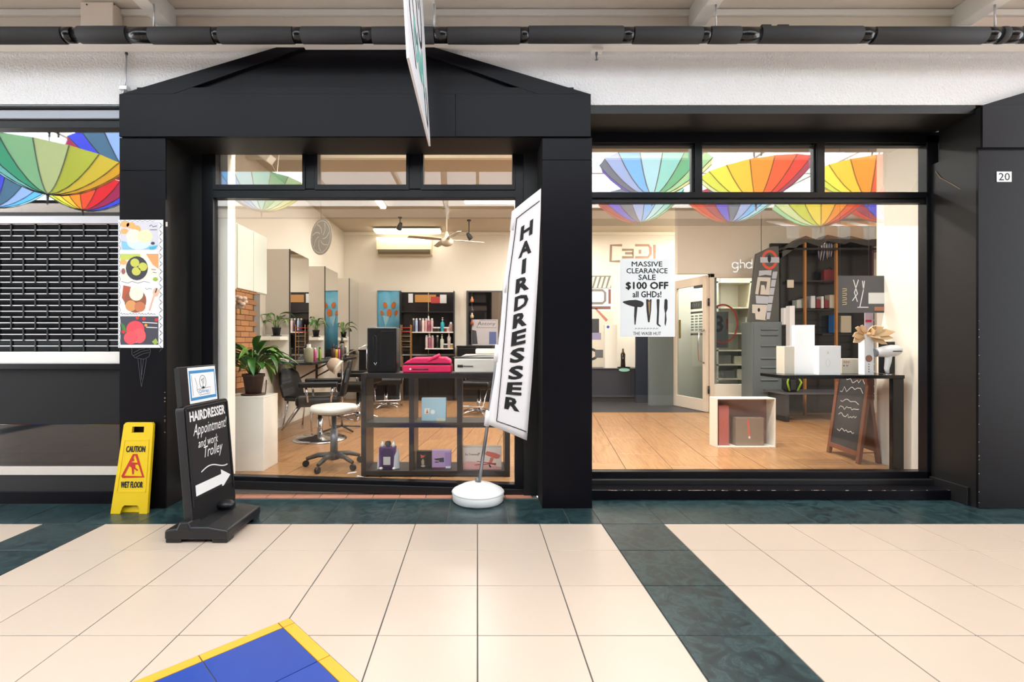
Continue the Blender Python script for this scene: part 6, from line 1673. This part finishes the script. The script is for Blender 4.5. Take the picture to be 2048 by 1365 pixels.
pf.strokes('lettering', [[q(285, 645), q(315, 647)], [q(293, 655), q(315, 656)]], .005, PAPER, .0012)
solo(MB().box(X(327, pY), X(334, pY), 3.462, 3.466, Z(453, pY), Z(444, pY)), 'tape_tab', GREYP, 'small torn paper tab at the poster\'s top right corner', 'paper', (X(330, pY), 3.464, Z(449, pY)))
cc = thing('chalk_cone_drawing', 'grey chalk drawing of an ice cream cone under the poster', 'drawing', (X(283, pY), pY, Z(775, pY)))
pf.p = cc
CG = mat('faint_chalk', (92, 92, 98), .9)
pf.o = Vector((X(237, pY), pY, Z(696, pY)))
pf.strokes('chalk_line', [[q(264, 697), q(264, 709), q(270, 716), q(288, 719), q(298, 714), q(301, 704), q(300, 697)], [q(276, 719), q(279, 745), q(283, 774)], [q(293, 718), q(289, 745), q(283, 774)], [q(282, 719), q(283, 760)], [q(287, 719), q(284, 750)],
    [q(267, 706), q(280, 699), q(290, 698)], [q(267, 712), q(282, 704), q(298, 700)], [q(272, 715), q(286, 708), q(299, 705)]], .0022, CG, .0008)
# ================================================================== rainbow umbrellas hung upside down in the skylight
RAIN = [(206, 44, 50), (222, 78, 48), (236, 134, 44), (242, 182, 56), (236, 208, 70), (200, 206, 76), (204, 216, 150), (150, 204, 150), (74, 172, 130), (128, 206, 196), (160, 212, 222), (96, 176, 232), (140, 168, 214), (72, 104, 128), (64, 72, 196), (150, 44, 80)]
UM = [fabric_mat('umbrella_cloth_%d' % i, c) for i, c in enumerate(RAIN)]
UR, UD = .70, .42
def uz(r): return UD * (r / UR) ** 1.9
n_r = 6
vs = []; fs = []
for i in range(n_r + 1):
    r = .02 + (UR - .02) * i / n_r
    for j in range(4):
        a = (j / 3 - .5) * 2 * pi / 16
        sag = 1 - .035 * (1 - abs(2 * j / 3 - 1)) * (i / n_r)
        vs.append((r * cos(a) * sag, r * sin(a) * sag, uz(r)))
for i in range(n_r):
    for j in range(3): fs.append([i * 4 + j, i * 4 + j + 1, (i + 1) * 4 + j + 1, (i + 1) * 4 + j])
U_PANEL = MB().add(vs, fs, True).mesh('panel', UM[0])
a = pi / 16
U_RIB = MB().tube([((.02 + (UR - .02) * i / 5) * cos(a), (.02 + (UR - .02) * i / 5) * sin(a), uz(.02 + (UR - .02) * i / 5) - .003) for i in range(6)], .006, 5).mesh('rib', PLBLACK)
U_SHAFT = MB().tube([(0, 0, -.09), (0, 0, .62)], .0065, 6).mesh('shaft', PLBLACK)
hk = [(0, 0, .62)] + [(.05 - .05 * cos(t), 0, .66 + .05 * sin(t)) for t in [pi * k / 6 for k in range(7)]] + [(.1, 0, .62)]
U_HAND = MB().tube(hk, .012, 8).mesh('handle', PLBLACK)
U_TIP = MB().lathe([(.004, -.12), (.009, -.09), (.016, -.01), (.02, .01)], 8).mesh('ferrule', PLBLACK)
names = ['red', 'orange', 'amber', 'yellow', 'lime', 'green', 'teal', 'turquoise', 'sky blue', 'blue', 'violet', 'plum', 'rose']
def umbrella(u, v, w, G, rot, tx, ty_, label):
    Yv = FPX * 2 * UR / w
    x = (u - VX) * Yv / FPX; y = 2 * G - Yv; z = EYE + (VY - v) * Yv / FPX - UD * .5
    t = thing('hanging_umbrella', label, 'umbrella', (x, y, z), world=False, group='rainbow umbrellas hung in the skylight')
    t.rotation_euler = (tx, ty_, 0)
    for k in range(16):
        p = link_mesh('panel', U_PANEL, t, rot=(0, 0, rot + k * pi / 8)); setmat(p, UM[k])
        link_mesh('rib', U_RIB, t, rot=(0, 0, rot + k * pi / 8))
    link_mesh('shaft', U_SHAFT, t); link_mesh('handle', U_HAND, t); link_mesh('ferrule', U_TIP, t); MB().tube([(.05, 0, .70), (.05, 0, max(.75, 4.14 - z))], .002, 5).build('wire', DGREY, t)
    return t
# reflected place in the glass, apparent width, glass plane, turn, tilt
UL = [(1305, 362, 215, 3.86, 4.32, -0.04, 0.05, 'right shop: big umbrella mirrored in the first transom pane'),
 (1282, 420, 168, 3.86, 3.53, 0.02, -0.04, 'right shop: umbrella mirrored below the first transom pane'),
 (1512, 374, 205, 3.86, 1.18, -0.04, -0.06, 'right shop: umbrella mirrored in the second transom pane'),
 (1462, 420, 168, 3.86, 3.14, 0.0, 0.05, 'right shop: umbrella mirrored below the second transom pane'),
 (1642, 428, 165, 3.86, 0.785, 0.05, 0.0, 'right shop: umbrella mirrored below the third transom pane'),
 (1738, 370, 200, 3.86, 1.57, -0.04, 0.04, 'right shop: umbrella mirrored in the third transom pane'),
 (1778, 420, 160, 3.86, 3.5, 0.0, 0.0, 'right shop: last umbrella mirrored beside the cream wall'),
 (523, 396, 172, 3.8, 3.93, 0.04, 0.0, "left shop: umbrella mirrored at the window's top left corner"),
 (95, 350, 255, 3.59, 4.75, -0.04, 0.06, "largest umbrella mirrored in the shut shop's glass at far left"),
 (268, 332, 205, 3.59, 2.75, 0.0, -0.1, "umbrella mirrored beside the left pillar in the shut shop's glass"),
 (165, 394, 175, 3.59, 0.39, 0.04, 0.0, "lowest umbrella mirrored in the shut shop's glass"),
 (-15, 388, 175, 3.59, 1.57, 0.0, 0.0, "umbrella mirrored at the photo's left edge")]
for a_ in UL: umbrella(*a_)
